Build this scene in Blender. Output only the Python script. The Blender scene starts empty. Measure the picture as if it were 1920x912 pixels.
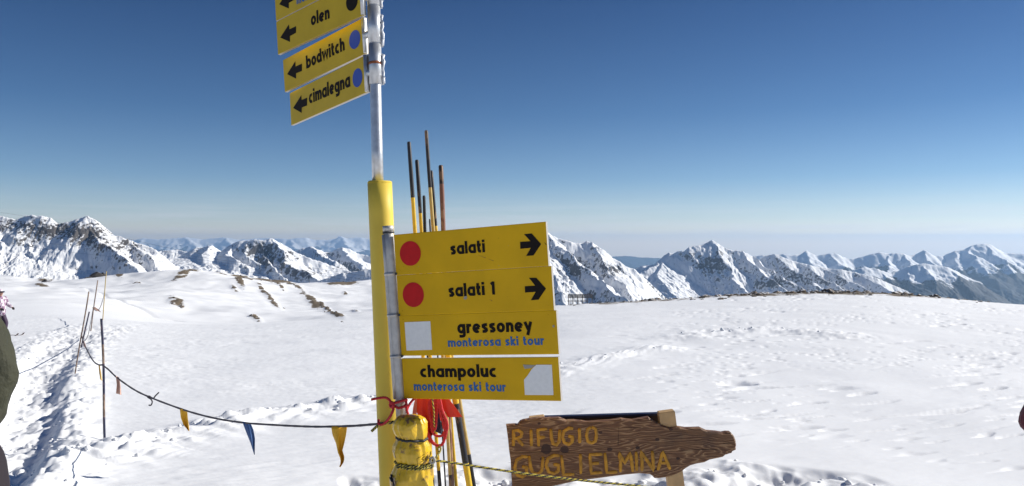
import bpy, bmesh, math, random
import numpy as np
from mathutils import Vector, Matrix, noise as mnoise

S = bpy.context.scene
COL = S.collection
R = math.radians
F, CX, CY, EYE = 1493.0, 960.0, 458.0, 1.65

# ------------------------------------------------------------------ camera
cd = bpy.data.cameras.new("camera")
cd.sensor_width = 36.0
cd.lens = 36.0 * F / 1920.0
cd.clip_start = 0.05
cd.clip_end = 400000.0
cd.shift_y = 2.0 / 1920.0
cam = bpy.data.objects.new("camera", cd)
COL.objects.link(cam)
cam.location = (0, 0, EYE)
cam.rotation_euler = (R(90), 0, 0)
S.camera = cam

# ------------------------------------------------------------------ sky and sun
SUN_AZ, SUN_EL = 17.0, 29.0        # azimuth from +X towards +Y, elevation
w = bpy.data.worlds.new("World")
S.world = w
w.use_nodes = True
nt = w.node_tree
bg = nt.nodes["Background"]
sky = nt.nodes.new("ShaderNodeTexSky")
sky.sky_type = 'NISHITA'
sky.sun_disc = False
sky.sun_elevation = R(SUN_EL)
sky.sun_rotation = R(90 - SUN_AZ)
sky.altitude = 3000
sky.air_density = 1.0
sky.dust_density = 0.5
sky.ozone_density = 1.6
# clear high-altitude air: the sky deepens quickly away from the horizon, the lowest degree is a faint warm band
wtc = nt.nodes.new("ShaderNodeTexCoord"); wsp = nt.nodes.new("ShaderNodeSeparateXYZ")
nt.links.new(wtc.outputs["Generated"], wsp.inputs[0])
wr = nt.nodes.new("ShaderNodeValToRGB"); we = wr.color_ramp.elements
we[0].position = 0.0; we[0].color = (1.05, 0.82, 0.68, 1)
we[1].position = 1.0; we[1].color = (0.20, 0.34, 0.52, 1)
for p_, c_ in ((0.012, (0.98, 0.78, 0.66)), (0.030, (0.70, 0.65, 0.62)), (0.08, (0.41, 0.49, 0.56)), (0.16, (0.235, 0.35, 0.465)), (0.30, (0.120, 0.225, 0.365))):
    e_ = we.new(p_); e_.color = (*c_, 1)
nt.links.new(wsp.outputs[2], wr.inputs[0])
wm = nt.nodes.new("ShaderNodeMix"); wm.data_type = 'RGBA'; wm.blend_type = 'MULTIPLY'; wm.inputs[0].default_value = 1.0
nt.links.new(sky.outputs[0], wm.inputs[6]); nt.links.new(wr.outputs[0], wm.inputs[7])
# faint streaks of cloud low over the horizon
wmp = nt.nodes.new("ShaderNodeMapping"); wmp.inputs["Scale"].default_value = (3, 3, 90)
nt.links.new(wtc.outputs["Generated"], wmp.inputs[0])
wno = nt.nodes.new("ShaderNodeTexNoise"); wno.inputs["Scale"].default_value = 1.6; wno.inputs["Detail"].default_value = 7; wno.inputs["Roughness"].default_value = .6
nt.links.new(wmp.outputs[0], wno.inputs["Vector"])
wb = nt.nodes.new("ShaderNodeValToRGB"); wbe = wb.color_ramp.elements
wbe[0].position = 0.004; wbe[0].color = (0, 0, 0, 1); wbe[1].position = .06; wbe[1].color = (0, 0, 0, 1)
e_ = wbe.new(.018); e_.color = (.55, .55, .55, 1)
nt.links.new(wsp.outputs[2], wb.inputs[0])
wcr = nt.nodes.new("ShaderNodeMapRange"); wcr.inputs[1].default_value = .48; wcr.inputs[2].default_value = .72
nt.links.new(wno.outputs[0], wcr.inputs[0])
wmu = nt.nodes.new("ShaderNodeMath"); wmu.operation = 'MULTIPLY'
nt.links.new(wb.outputs[0], wmu.inputs[0]); nt.links.new(wcr.outputs[0], wmu.inputs[1])
wm2 = nt.nodes.new("ShaderNodeMix"); wm2.data_type = 'RGBA'
nt.links.new(wmu.outputs[0], wm2.inputs[0]); nt.links.new(wm.outputs[2], wm2.inputs[6]); wm2.inputs[7].default_value = (5.4, 5.3, 5.6, 1)
nt.links.new(wm2.outputs[2], bg.inputs[0])
bg.inputs[1].default_value = 0.10
sd = bpy.data.lights.new("sun", 'SUN')
sd.energy = 4.0
sd.angle = R(0.53)
sd.color = (1.0, 0.96, 0.885)
sun = bpy.data.objects.new("sun", sd)
COL.objects.link(sun)
sv = Vector((math.cos(R(SUN_AZ)) * math.cos(R(SUN_EL)), math.sin(R(SUN_AZ)) * math.cos(R(SUN_EL)), math.sin(R(SUN_EL))))
sun.rotation_euler = sv.to_track_quat('Z', 'Y').to_euler()
sun.location = sv * 50
S.view_settings.view_transform = 'Standard'
S.view_settings.look = 'None'
S.view_settings.gamma = 1
S.view_settings.exposure = 0.63
S.cycles.volume_bounces = 1
S.cycles.max_bounces = 8

# ------------------------------------------------------------------ numpy noise
def _h(ix, iy, s):
    n = (ix.astype(np.int64) * 374761393 + iy.astype(np.int64) * 668265263 + s * 974634777) & 0xFFFFFFFF
    n = ((n ^ (n >> 13)) * 1274126177) & 0xFFFFFFFF
    n = n ^ (n >> 16)
    return (n & 0xFFFFFF) / float(0xFFFFFF)

def pn(x, y, s=0):
    ix, iy = np.floor(x), np.floor(y)
    fx, fy = x - ix, y - iy
    u, v = fx * fx * fx * (fx * (fx * 6 - 15) + 10), fy * fy * fy * (fy * (fy * 6 - 15) + 10)
    def g(a, b):
        t = _h(ix + a, iy + b, s) * 2 * np.pi
        return np.cos(t) * (fx - a) + np.sin(t) * (fy - b)
    return ((g(0, 0) * (1 - u) + g(1, 0) * u) * (1 - v) + (g(0, 1) * (1 - u) + g(1, 1) * u) * v) * 1.5

def fbm(x, y, o=4, s=0, gain=0.5):
    r = 0; a = 1.0
    for i in range(o):
        r = r + a * pn(x * 2 ** i + 17.3 * i, y * 2 ** i - 9.1 * i, s + i)
        a *= gain
    return r

def ridged(x, y, o=4, s=0, gain=0.5):
    r = 0; a = 1.0; t = 0
    for i in range(o):
        r = r + a * (1 - 2 * np.abs(pn(x * 2 ** i + 31.7 * i, y * 2 ** i + 5.3 * i, s + i)))
        t += a; a *= gain
    return r / t

def cells(x, y, s=0):
    """distance to nearest jittered cell point and its random value"""
    ix, iy = np.floor(x), np.floor(y)
    best = np.full(x.shape, 9.0); val = np.zeros(x.shape)
    for a in (-1, 0, 1):
        for b in (-1, 0, 1):
            jx = _h(ix + a, iy + b, s); jy = _h(ix + a, iy + b, s + 7)
            d = (ix + a + jx - x) ** 2 + (iy + b + jy - y) ** 2
            m = d < best
            best = np.where(m, d, best); val = np.where(m, _h(ix + a, iy + b, s + 13), val)
    return np.sqrt(best), val

def smooth(a, b, x):
    t = np.clip((x - a) / (b - a), 0, 1)
    return t * t * (3 - 2 * t)

def polydist(px, py, pts):
    """distance to polyline in the given plane and running parameter"""
    best = np.full(px.shape, 1e9); prm = np.zeros(px.shape)
    for k in range(len(pts) - 1):
        ax, ay = pts[k][:2]; bx, by = pts[k + 1][:2]
        dx, dy = bx - ax, by - ay
        t = np.clip(((px - ax) * dx + (py - ay) * dy) / (dx * dx + dy * dy + 1e-9), 0, 1)
        d = np.hypot(px - ax - t * dx, py - ay - t * dy)
        m = d < best
        best = np.where(m, d, best); prm = np.where(m, k + t, prm)
    return best, prm

# ------------------------------------------------------------------ helpers
def W(px, py, Y):
    return Vector(((px - CX) / F * Y, Y, EYE - (py - CY) / F * Y))

def origin(o):
    v = Vector((0, 0, 0))
    while o is not None:
        v += o.location; o = o.parent
    return v

def mesh_obj(name, verts, faces, mats, parent=None, mi=None, smooth_=False, loc=None):
    """mats: one material or list; verts in world coordinates"""
    if not isinstance(mats, (list, tuple)): mats = [mats]
    off = origin(parent) if parent else Vector((0, 0, 0))
    base = Vector(loc) if loc is not None else Vector((0, 0, 0))
    tot = off + base if parent is None else off
    me = bpy.data.meshes.new(name)
    me.from_pydata([tuple(Vector(v) - (base if parent is None else off)) for v in verts], [], faces)
    for m in mats: me.materials.append(m)
    if mi is not None: me.polygons.foreach_set("material_index", mi)
    if smooth_: me.polygons.foreach_set("use_smooth", [True] * len(faces))
    me.update()
    o = bpy.data.objects.new(name, me)
    COL.objects.link(o)
    if parent: o.parent = parent
    else: o.location = base
    return o

def empty(name, loc):
    o = bpy.data.objects.new(name, None); COL.objects.link(o)
    o.location = loc; o.empty_display_size = 0.2
    return o

def tag(o, label=None, cat=None, group=None, kind=None):
    if label: o["label"] = label
    if cat: o["category"] = cat
    if group: o["group"] = group
    if kind: o["kind"] = kind
    return o

class MB:
    def __init__(s): s.v = []; s.f = []; s.m = []
    def add(s, v, f, m=0):
        n = len(s.v); s.v += [Vector(a) for a in v]; s.f += [tuple(i + n for i in q) for q in f]
        s.m += [m] * len(f) if isinstance(m, int) else list(m)
        return s
    def box(s, c, sx, sy, sz, M=None, m=0):
        c = Vector(c); vs = []
        for a in (-1, 1):
            for b in (-1, 1):
                for d in (-1, 1):
                    p = Vector((a * sx / 2, b * sy / 2, d * sz / 2))
                    vs.append(c + (M @ p if M else p))
        return s.add(vs, [(0, 1, 3, 2), (4, 6, 7, 5), (0, 4, 5, 1), (2, 3, 7, 6), (0, 2, 6, 4), (1, 5, 7, 3)], m)
    def tube(s, pts, rad, n=10, m=0, caps=True, mfun=None, flat=1.0, up=None):
        pts = [Vector(p) for p in pts]
        if not isinstance(rad, (list, tuple)): rad = [rad] * len(pts)
        base = len(s.v); ref = None
        for i, p in enumerate(pts):
            a = pts[max(i - 1, 0)]; b = pts[min(i + 1, len(pts) - 1)]
            t = (b - a).normalized()
            if ref is None:
                ref = up.copy() if up is not None else (Vector((0, 1, 0)) if abs(t.y) < .9 else Vector((1, 0, 0)))
            x = (ref - t * ref.dot(t)).normalized(); y = t.cross(x); ref = x
            for k in range(n):
                an = 2 * math.pi * k / n
                s.v.append(p + (x * math.cos(an) * flat + y * math.sin(an)) * rad[i])
        for i in range(len(pts) - 1):
            for k in range(n):
                k2 = (k + 1) % n
                s.f.append((base + i * n + k, base + i * n + k2, base + (i + 1) * n + k2, base + (i + 1) * n + k))
                s.m.append(mfun(i, k) if mfun else m)
        if caps:
            s.f.append(tuple(base + k for k in range(n))[::-1]); s.m.append(mfun(0, 0) if mfun else m)
            e = base + (len(pts) - 1) * n
            s.f.append(tuple(e + k for k in range(n))); s.m.append(mfun(len(pts) - 2, 0) if mfun else m)
        return s
    def build(s, name, mats, parent=None, smooth_=False, loc=None, flatcaps=True):
        o = mesh_obj(name, s.v, s.f, mats, parent, s.m, smooth_, loc)
        if smooth_ and flatcaps:
            for p in o.data.polygons:
                if len(p.vertices) > 4: p.use_smooth = False
        return o

def spline(pts, n=8):
    P = [Vector(p) for p in pts]; out = []
    for i in range(len(P) - 1):
        p0 = P[max(i - 1, 0)]; p1 = P[i]; p2 = P[i + 1]; p3 = P[min(i + 2, len(P) - 1)]
        for k in range(n):
            t = k / n
            out.append(0.5 * ((2 * p1) + (-p0 + p2) * t + (2 * p0 - 5 * p1 + 4 * p2 - p3) * t * t + (-p0 + 3 * p1 - 3 * p2 + p3) * t ** 3))
    out.append(P[-1])
    return out

# ------------------------------------------------------------------ materials
def mat(name, col, rough=0.6, metal=0.0, spec=0.5, var=0.0, vscale=20.0, bump=0.0, bscale=60.0, bdist=0.01, coat=0.0, transl=0.0):
    m = bpy.data.materials.new(name); m.use_nodes = True
    n = m.node_tree; b = n.nodes["Principled BSDF"]
    b.inputs["Base Color"].default_value = (*col, 1)
    b.inputs["Roughness"].default_value = rough
    b.inputs["Metallic"].default_value = metal
    b.inputs["Specular IOR Level"].default_value = spec
    if coat: b.inputs["Coat Weight"].default_value = coat
    tc = n.nodes.new("ShaderNodeTexCoord")
    if var > 0:
        no = n.nodes.new("ShaderNodeTexNoise"); no.inputs["Scale"].default_value = vscale; no.inputs["Detail"].default_value = 6
        n.links.new(tc.outputs["Object"], no.inputs["Vector"])
        mr = n.nodes.new("ShaderNodeMapRange")
        mr.inputs[1].default_value = 0.3; mr.inputs[2].default_value = 0.7
        mr.inputs[3].default_value = 1 - var; mr.inputs[4].default_value = 1 + var
        n.links.new(no.outputs[0], mr.inputs[0])
        mx = n.nodes.new("ShaderNodeVectorMath"); mx.operation = 'SCALE'
        mx.inputs[0].default_value = col
        n.links.new(mr.outputs[0], mx.inputs["Scale"])
        n.links.new(mx.outputs[0], b.inputs["Base Color"])
    if bump > 0:
        no2 = n.nodes.new("ShaderNodeTexNoise"); no2.inputs["Scale"].default_value = bscale; no2.inputs["Detail"].default_value = 5
        n.links.new(tc.outputs["Object"], no2.inputs["Vector"])
        bm_ = n.nodes.new("ShaderNodeBump"); bm_.inputs["Strength"].default_value = bump; bm_.inputs["Distance"].default_value = bdist
        n.links.new(no2.outputs[0], bm_.inputs["Height"]); n.links.new(bm_.outputs[0], b.inputs["Normal"])
    return m

def ramp_nodes(n, fac, stops):
    r = n.nodes.new("ShaderNodeValToRGB")
    el = r.color_ramp.elements
    while len(el) > 1: el.remove(el[-1])
    el[0].position = stops[0][0]; el[0].color = (*stops[0][1], 1)
    for p, c in stops[1:]:
        e = el.new(p); e.color = (*c, 1)
    n.links.new(fac, r.inputs[0])
    return r.outputs[0]

def mix_col(n, fac, a, b):
    m = n.nodes.new("ShaderNodeMix"); m.data_type = 'RGBA'
    if isinstance(fac, float): m.inputs[0].default_value = fac
    else: n.links.new(fac, m.inputs[0])
    for s_, i in ((a, 6), (b, 7)):
        if isinstance(s_, tuple): m.inputs[i].default_value = (*s_, 1)
        else: n.links.new(s_, m.inputs[i])
    return m.outputs[2]

def noise_node(n, vec, scale, detail=6, rough=0.55, dist=0.0):
    a = n.nodes.new("ShaderNodeTexNoise")
    a.inputs["Scale"].default_value = scale; a.inputs["Detail"].default_value = detail
    a.inputs["Roughness"].default_value = rough; a.inputs["Distortion"].default_value = dist
    n.links.new(vec, a.inputs["Vector"])
    return a.outputs[0]

def math_node(n, op, a, b=None):
    m = n.nodes.new("ShaderNodeMath"); m.operation = op
    for i, x in enumerate((a, b)):
        if x is None: continue
        if isinstance(x, (int, float)): m.inputs[i].default_value = x
        else: n.links.new(x, m.inputs[i])
    return m.outputs[0]

def terrain_mat(name, wl, rockcol, rock2, snow=(0.85, 0.855, 0.865), bump=0.0, bdist=0.02, forest=None):
    """snow with rock where the mesh attribute 'rock' says so; wl = finest mottling wavelength in metres"""
    m = bpy.data.materials.new(name); m.use_nodes = True
    n = m.node_tree; b = n.nodes["Principled BSDF"]
    geo = n.nodes.new("ShaderNodeNewGeometry")
    at = n.nodes.new("ShaderNodeAttribute"); at.attribute_name = "rock"
    nz = noise_node(n, geo.outputs["Position"], 1.0 / wl, 6, 0.65)
    v = math_node(n, 'ADD', at.outputs["Fac"], math_node(n, 'MULTIPLY', math_node(n, 'SUBTRACT', nz, 0.5), 1.3))
    mr = n.nodes.new("ShaderNodeMapRange"); mr.inputs[1].default_value = 0.44; mr.inputs[2].default_value = 0.56
    n.links.new(v, mr.inputs[0])
    rc = mix_col(n, noise_node(n, geo.outputs["Position"], 2.3 / wl, 4), rockcol, rock2)
    big = noise_node(n, geo.outputs["Position"], 0.15 / wl, 3)
    sc = mix_col(n, big, snow, tuple(c * 0.95 for c in snow))
    c = mix_col(n, mr.outputs[0], sc, rc)
    if forest:
        af = n.nodes.new("ShaderNodeAttribute"); af.attribute_name = "forest"
        vf = math_node(n, 'ADD', af.outputs["Fac"], math_node(n, 'MULTIPLY', math_node(n, 'SUBTRACT', nz, 0.5), 0.9))
        m2 = n.nodes.new("ShaderNodeMapRange"); m2.inputs[1].default_value = 0.42; m2.inputs[2].default_value = 0.58
        n.links.new(vf, m2.inputs[0])
        c = mix_col(n, m2.outputs[0], c, forest)
    n.links.new(c, b.inputs["Base Color"])
    b.inputs["Roughness"].default_value = 0.75
    b.inputs["Specular IOR Level"].default_value = 0.15
    if bump > 0:
        bm_ = n.nodes.new("ShaderNodeBump"); bm_.inputs["Strength"].default_value = bump; bm_.inputs["Distance"].default_value = bdist
        h = noise_node(n, geo.outputs["Position"], 3.0 / wl, 8, 0.7)
        n.links.new(h, bm_.inputs["Height"]); n.links.new(bm_.outputs[0], b.inputs["Normal"])
    return m

# ------------------------------------------------------------------ grid terrains
def grid_mesh(name, X, Y, Z, material, attrs):
    r, c = X.shape
    me = bpy.data.meshes.new(name)
    me.vertices.add(r * c)
    co = np.stack([X, Y, Z], -1).reshape(-1).astype(np.float32)
    me.vertices.foreach_set("co", co)
    i = np.arange((r - 1) * (c - 1)); a = (i // (c - 1)) * c + i % (c - 1)
    q = np.stack([a, a + 1, a + c + 1, a + c], -1).reshape(-1).astype(np.int32)
    me.loops.add(len(q)); me.loops.foreach_set("vertex_index", q)
    me.polygons.add(len(i)); me.polygons.foreach_set("loop_start", (np.arange(len(i)) * 4).astype(np.int32))
    me.polygons.foreach_set("use_smooth", np.ones(len(i), bool))
    me.materials.append(material)
    me.update(calc_edges=True)
    for k, v in attrs.items():
        at = me.attributes.new(k, 'FLOAT', 'POINT')
        at.data.foreach_set("value", v.reshape(-1).astype(np.float32))
    o = bpy.data.objects.new(name, me); COL.objects.link(o)
    return o

# ---- base profile of the snow field: per column of directions a list of (distance, height)
def zc(Y, py): return EYE - (py - CY) / F * Y
def left_col(px, edge, dip, foot, crest, yc=260):
    e = zc(40, edge)
    return (px, [(0, 0), (5, 0), (12, e * 0.13), (22, e * 0.42), (32, e * 0.73), (40, e), (52, zc(52, dip)), (90, zc(90, foot)),
                 (170, zc(170, (foot * 0.42 + crest * 0.58))), (yc, zc(yc, crest)), (yc + 60, zc(yc + 60, crest + 25)), (700, -120)])
def right_col(px, crest, Yc=50):
    z = zc(Yc, crest)
    g = lambda t: z * t ** 1.25
    return (px, [(0, 0), (5, 0), (12, g(.10)), (22, g(.3)), (Yc * .65, g(.57)), (Yc * .85, g(.81)), (Yc, z), (Yc + 14, z - 3.5), (Yc + 45, z - 18),
                 (Yc + 120, z - 50), (Yc + 210, z - 90), (700, -220)])
COLS = [left_col(-900, 640, 640, 600, 560), left_col(-300, 600, 590, 570, 530), left_col(0, 596, 584, 566, 516), left_col(100, 594, 584, 566, 523),
        left_col(200, 598, 594, 574, 520), left_col(300, 606, 612, 596, 503), left_col(380, 608, 618, 604, 501), left_col(440, 607, 618, 604, 512),
        left_col(520, 605, 618, 606, 523), left_col(600, 601, 616, 606, 528), left_col(700, 598, 612, 600, 528), left_col(820, 596, 606, 590, 536), left_col(900, 596, 600, 585, 560, 150),
        right_col(960, 578, 60), right_col(1040, 573, 52), right_col(1130, 568), right_col(1240, 562), right_col(1350, 554), right_col(1400, 551), right_col(1480, 549),
        right_col(1560, 546), right_col(1640, 547), right_col(1700, 551), right_col(1770, 558), right_col(1850, 565), right_col(1920, 571), right_col(2200, 590), right_col(2900, 630)]
_pxk = np.array([c[0] for c in COLS], float)
_Yk = np.array([[p[0] for p in c[1]] for c in COLS], float)
_Zk = np.array([[p[1] for p in c[1]] for c in COLS], float)
GPX = np.linspace(-900, 2900, 381)
GLY = np.linspace(math.log(0.8), math.log(700), 420)
_yk = np.stack([np.interp(GPX, _pxk, _Yk[:, j]) for j in range(_Yk.shape[1])], 1)
_zk = np.stack([np.interp(GPX, _pxk, _Zk[:, j]) for j in range(_Zk.shape[1])], 1)
GZ = np.stack([np.interp(np.exp(GLY), _yk[i], _zk[i]) for i in range(len(GPX))], 0)
def blur(a, k, ax):
    ker = np.exp(-0.5 * (np.arange(-3 * k, 3 * k + 1) / k) ** 2); ker /= ker.sum()
    p = [(0, 0)] * 2; p[ax] = (3 * k, 3 * k)
    b = np.pad(a, p, mode='edge')
    return np.apply_along_axis(lambda r: np.convolve(r, ker, 'valid'), ax, b)
GZ = blur(blur(GZ, 3, 1), 5, 0)

def base_z(px, Y):
    i = np.clip((px + 900) / 10.0, 0, 379.999); j = np.clip((np.log(np.maximum(Y, .81)) - GLY[0]) / (GLY[1] - GLY[0]), 0, 418.999)
    i0 = i.astype(int); j0 = j.astype(int); fi = i - i0; fj = j - j0
    return (GZ[i0, j0] * (1 - fi) + GZ[i0 + 1, j0] * fi) * (1 - fj) + (GZ[i0, j0 + 1] * (1 - fi) + GZ[i0 + 1, j0 + 1] * fi) * fj

def base1(px, Y): return float(base_z(np.array([float(px)]), np.array([float(Y)]))[0])

def hit(px, py, lo=2.0, hi=300.0):
    """first place where the view line through a picture point meets the snow"""
    Ys = np.exp(np.linspace(math.log(lo), math.log(hi), 4000))
    g = base_z(np.full(4000, float(px)), Ys); r = EYE - (py - CY) / F * Ys
    k = np.where(g >= r)[0]
    if len(k) == 0: return None
    Y = Ys[k[0]]
    return ((px - CX) / F * Y, Y, float(g[k[0]]))

def gpts(l): return [hit(*p)[:2] for p in l]
PATH = gpts([(-70, 980), (0, 900), (38, 830), (60, 760), (78, 700), (112, 655), (150, 628), (200, 610), (250, 603)])
LEDGE = gpts([(60, 905), (130, 882), (200, 858), (260, 838), (330, 822), (400, 806), (480, 790), (560, 776), (640, 764), (720, 752), (860, 728), (1000, 703), (1060, 690), (1140, 672), (1235, 655)])
LD = np.array(LEDGE[9]) - np.array(LEDGE[1]); LD = LD / np.hypot(*LD)
CLUMP = gpts([(1300, 632), (1345, 622), (1390, 622), (1430, 618), (1500, 622), (1570, 630)])
TRACK = gpts([(128, 537), (165, 544), (200, 556), (250, 574), (300, 592), (340, 604)])
BANKS = [(1300, 905, .55), (1370, 888, .4), (1440, 900, .45), (1520, 905, .4), (1600, 918, .35), (1250, 925, .6), (860, 895, .45), (920, 905, .5), (700, 905, .22), (1150, 930, .5), (1040, 925, .4)]
BANKS = [(*hit(a, b)[:2], r) for a, b, r in BANKS]

def detail(X, Y, px):
    near = 1 - smooth(35, 60, Y)
    side = smooth(0, 900, px)      # streak strength differs a little
    z = 0.028 * fbm(X * .35, Y * .35, 3, 3) * near
    # wind-carved streaks
    wa = 0.35
    xr = X * math.cos(wa) + Y * math.sin(wa); yr = -X * math.sin(wa) + Y * math.cos(wa)
    st = ridged(xr * 1.3 + .4 * pn(X, Y, 5), yr * 5.5, 3, 21)
    pat = smooth(-.15, .5, pn(X * .45, Y * .3, 44))
    z += near * (0.010 - .0065 * smooth(900, 1200, px)) * (st * (0.3 + pat) + .35 * fbm(xr * 4, yr * 14, 3, 31))
    # sparse scoops that cast short shadows on the right-hand plain
    sc = np.maximum(0, pn(xr * 1.1, yr * 5.2, 77) - 0.42) * smooth(-.1, .3, pn(X * .22, Y * .15, 52))
    sc2 = np.maximum(0, pn(xr * 2.6 + 9, yr * 12.0, 78) - 0.36) * smooth(-.15, .25, pn(X * .3, Y * .22, 53))
    z -= near * 0.07 * sc2 * smooth(1000, 1450, px) * smooth(4.6, 7, Y)
    z -= near * 0.22 * sc * (0.35 + 0.65 * smooth(1150, 1500, px)) * smooth(5, 9, Y)
    # trampled path
    d, t = polydist(X, Y, PATH)
    wd = 0.26 + 0.022 * Y
    core = 1 - smooth(wd * .35, wd * .8, d); edge = np.exp(-((d - wd * .95) / (wd * .45)) ** 2)
    c1, v1 = cells(X * 5.5 + .5 * pn(X * 3, Y * 3, 2), Y * 3.6, 4)
    c2, v2 = cells(X * 13, Y * 9, 9)
    lump = (np.clip(.62 - c1, 0, 1) * v1 * 1.2 + .35 * np.clip(.6 - c2, 0, 1) * v2)
    pn1 = (core + edge).clip(0, 1) * smooth(1.2, 3, Y) * (1 - smooth(24, 36, Y))
    z += -0.08 * core * smooth(1, 3, Y) * (1 - smooth(10, 28, Y)) + (0.055 * lump + 0.05 * fbm(X * 2.5, Y * 2, 4, 6, .6)) * pn1
    z += 0.06 * edge * (1 - smooth(8, 20, Y))
    # broken crust ledge crossing the field
    d, t = polydist(X, Y + .12 * pn(X * 1.5, Y * 1.5, 8) + .05 * pn(X * 5, Y * 5, 18), LEDGE)
    wl = (0.34 + 0.14 * pn(t * 1.7, t * 0 + 3.3, 61))
    bl = np.exp(-(d / wl) ** 2)
    amp = (0.5 + 0.5 * smooth(-.3, .4, pn(t * 2.1, t * 0 + 1.1, 62)))
    z += 1.35 * bl * amp * (1 - .45 * smooth(-.5, 1.0, X)) * (0.045 + 0.07 * ridged((X * LD[0] + Y * LD[1]) * .75, (Y * LD[0] - X * LD[1]) * 4.2 + .5 * pn(X * 1.5, Y * 1.5, 64), 4, 63, .5) + 0.015 * lump)
    # old ski track coming down the far slope
    d, t = polydist(X, Y, TRACK)
    z -= .16 * np.exp(-(d / .35) ** 2)
    # stamped clump
    d, t = polydist(X, Y, CLUMP)
    z += np.exp(-(d / .7) ** 2) * (0.09 * ridged(X * 1.1, Y * .9, 4, 71, .6) + .02 * lump)
    # dug-over snow at the foot of the signs
    bk = np.zeros(X.shape)
    for bx, by, br in BANKS:
        bk = np.maximum(bk, 1 - smooth(br * .35, br, np.hypot(X - bx, (Y - by) * 1.1) + .16 * pn(X * 3, Y * 3, 12)))
    c3, v3 = cells(X * 3.6 + .6 * pn(X * 2.5, Y * 2.5, 1), Y * 3.4, 15)
    blk = smooth(.62, .30, c3) if False else (1 - smooth(.26, .58, c3)) * v3
    z += bk * (-0.07 + 0.03 * blk + 0.09 * fbm(X * 1.3, Y * 1.3, 4, 33, .5) + .09 * ridged(X * 1.15 + .6 * Y, Y * 1.9 - .5 * X, 4, 34, .5))
    # gentle undulation of the far hill
    far = smooth(60, 110, Y)
    z += far * (1.3 * fbm(X * .02, Y * .02, 4, 81) + .25 * fbm(X * .12, Y * .12, 3, 88))
    return z

# rocky outcrops, where each lies on the hill: picture column, row, half length, half height, slant
OUT = [(372, 506, 26, 5, -10), (340, 520, 22, 4, -24), (405, 508, 18, 4, 14), (440, 513, 24, 4, 20), (462, 521, 14, 2.5, 30), (492, 524, 16, 3, 6), (535, 529, 26, 3, 14),
       (502, 553, 25, 3.2, 40), (582, 558, 22, 4.2, 34), (628, 588, 24, 4.2, 38), (477, 591, 11, 2.4, 20), (449, 533, 12, 4, 34), (331, 568, 15, 4, 14), (258, 509, 26, 4.5, -12),
       (296, 504, 17, 3.8, -8), (183, 520, 17, 4.5, 0), (86, 523, 11, 3.5, 5), (78, 533, 13, 1.6, 8), (8, 516, 12, 3, 5), (664, 524, 13, 5, 0), (640, 532, 26, 2, -3), (612, 572, 14, 2.6, 36),
       (520, 536, 14, 2, 28), (560, 540, 14, 2, 25), (225, 524, 8, 1.6, 0), (257, 530, 7, 1.8, 10), (648, 546, 4, 2, 20), (665, 582, 8, 1.5, 15), (20, 570, 4, 1, 0), (440, 542, 8, 2.5, 30)]
def outcrop_mask(px, py):
    m = np.zeros(px.shape)
    for cx, cy, a, b, an in OUT:
        c, s = math.cos(R(an)), math.sin(R(an))
        dx, dy = px - cx, py - cy
        q = ((dx * c + dy * s) / (a * 1.15)) ** 2 + ((-dx * s + dy * c) / (b * 1.25)) ** 2
        m = np.maximum(m, np.exp(-q * 1.1))
    return m

CREST = np.array([(c[0], c[1][6][0] if c[0] >= 960 else 1e9) for c in COLS])
def ground(X, Y):
    px = CX + F * X / Y
    zb = base_z(px, Y)
    z = zb + detail(X, Y, px)
    py = CY + F * (EYE - zb) / Y
    om = outcrop_mask(px, py) * smooth(70, 100, Y)
    z = z + om * (0.05 + .35 * ridged(X * .3, Y * .15, 3, 91))
    cr = np.interp(px, [1000, 1130, 2200], [52, 50, 50])
    band = np.exp(-((Y - cr + 4.5) / 6.0) ** 2) * smooth(1000, 1060, px) * (1 - 0.75 * smooth(1760, 1900, px))
    dens = np.interp(px, [1040, 1300, 1450, 1600, 1720, 1900], [.5, .56, .62, .74, .62, .36])
    rk = np.maximum(om * (.72 + .5 * ridged(X * .16, Y * .07, 3, 92)), band * dens)
    rk = rk + .75 * om * smooth(70, 100, Y) * pn(X * .42, Y * .2, 98) + .30 * (band * pn(X * .9, Y * .5, 93)) + .25 * smooth(70, 100, Y) * smooth(.05, .5, pn(X * .03, Y * .03, 97))
    z = z + band * .07 * ridged(X * .8, Y * .8, 3, 95)
    return z, rk

def gz(X, Y):
    z, _ = ground(np.array([[float(X)]]), np.array([[float(Y)]]))
    return float(z[0, 0])

us = np.concatenate([np.linspace(-1.15, -.70, 26)[:-1], np.linspace(-.70, .70, 860), np.linspace(.70, 1.15, 26)[1:]])
Ys = np.concatenate([1 / np.linspace(1 / 1.2, 1 / 4.9, 46)[:-1], 1 / np.linspace(1 / 4.9, 1 / 42, 360)[:-1], np.exp(np.linspace(math.log(42), math.log(84), 46))[:-1],
                     np.linspace(84, 275, 150)[:-1], np.exp(np.linspace(math.log(275), math.log(690), 24))])
U, YY = np.meshgrid(us, Ys)
XX = U * YY
ZZ, RK = ground(XX, YY)
M_SNOW = terrain_mat("snow", 0.9, (0.11, 0.085, 0.058), (0.22, 0.175, 0.12), bump=0.22, bdist=0.010)
g = grid_mesh("snow_field", XX, YY, ZZ, M_SNOW, {"rock": RK})
tag(g, kind="structure")
# the same snow field behind and beside the camera
bx = 1.15
rear = mesh_obj("snow_field", [(-400, -300, -3), (400, -300, -1), (400, 347, -15), (1.2 * bx, 1.2, 0), (-1.2 * bx, 1.2, 0), (-400, 347, -15), (0, -1, -.02)],
                [(0, 1, 6), (1, 2, 3), (1, 3, 6), (3, 4, 6), (4, 0, 6), (4, 5, 0)], M_SNOW)
tag(rear, kind="structure")

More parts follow.
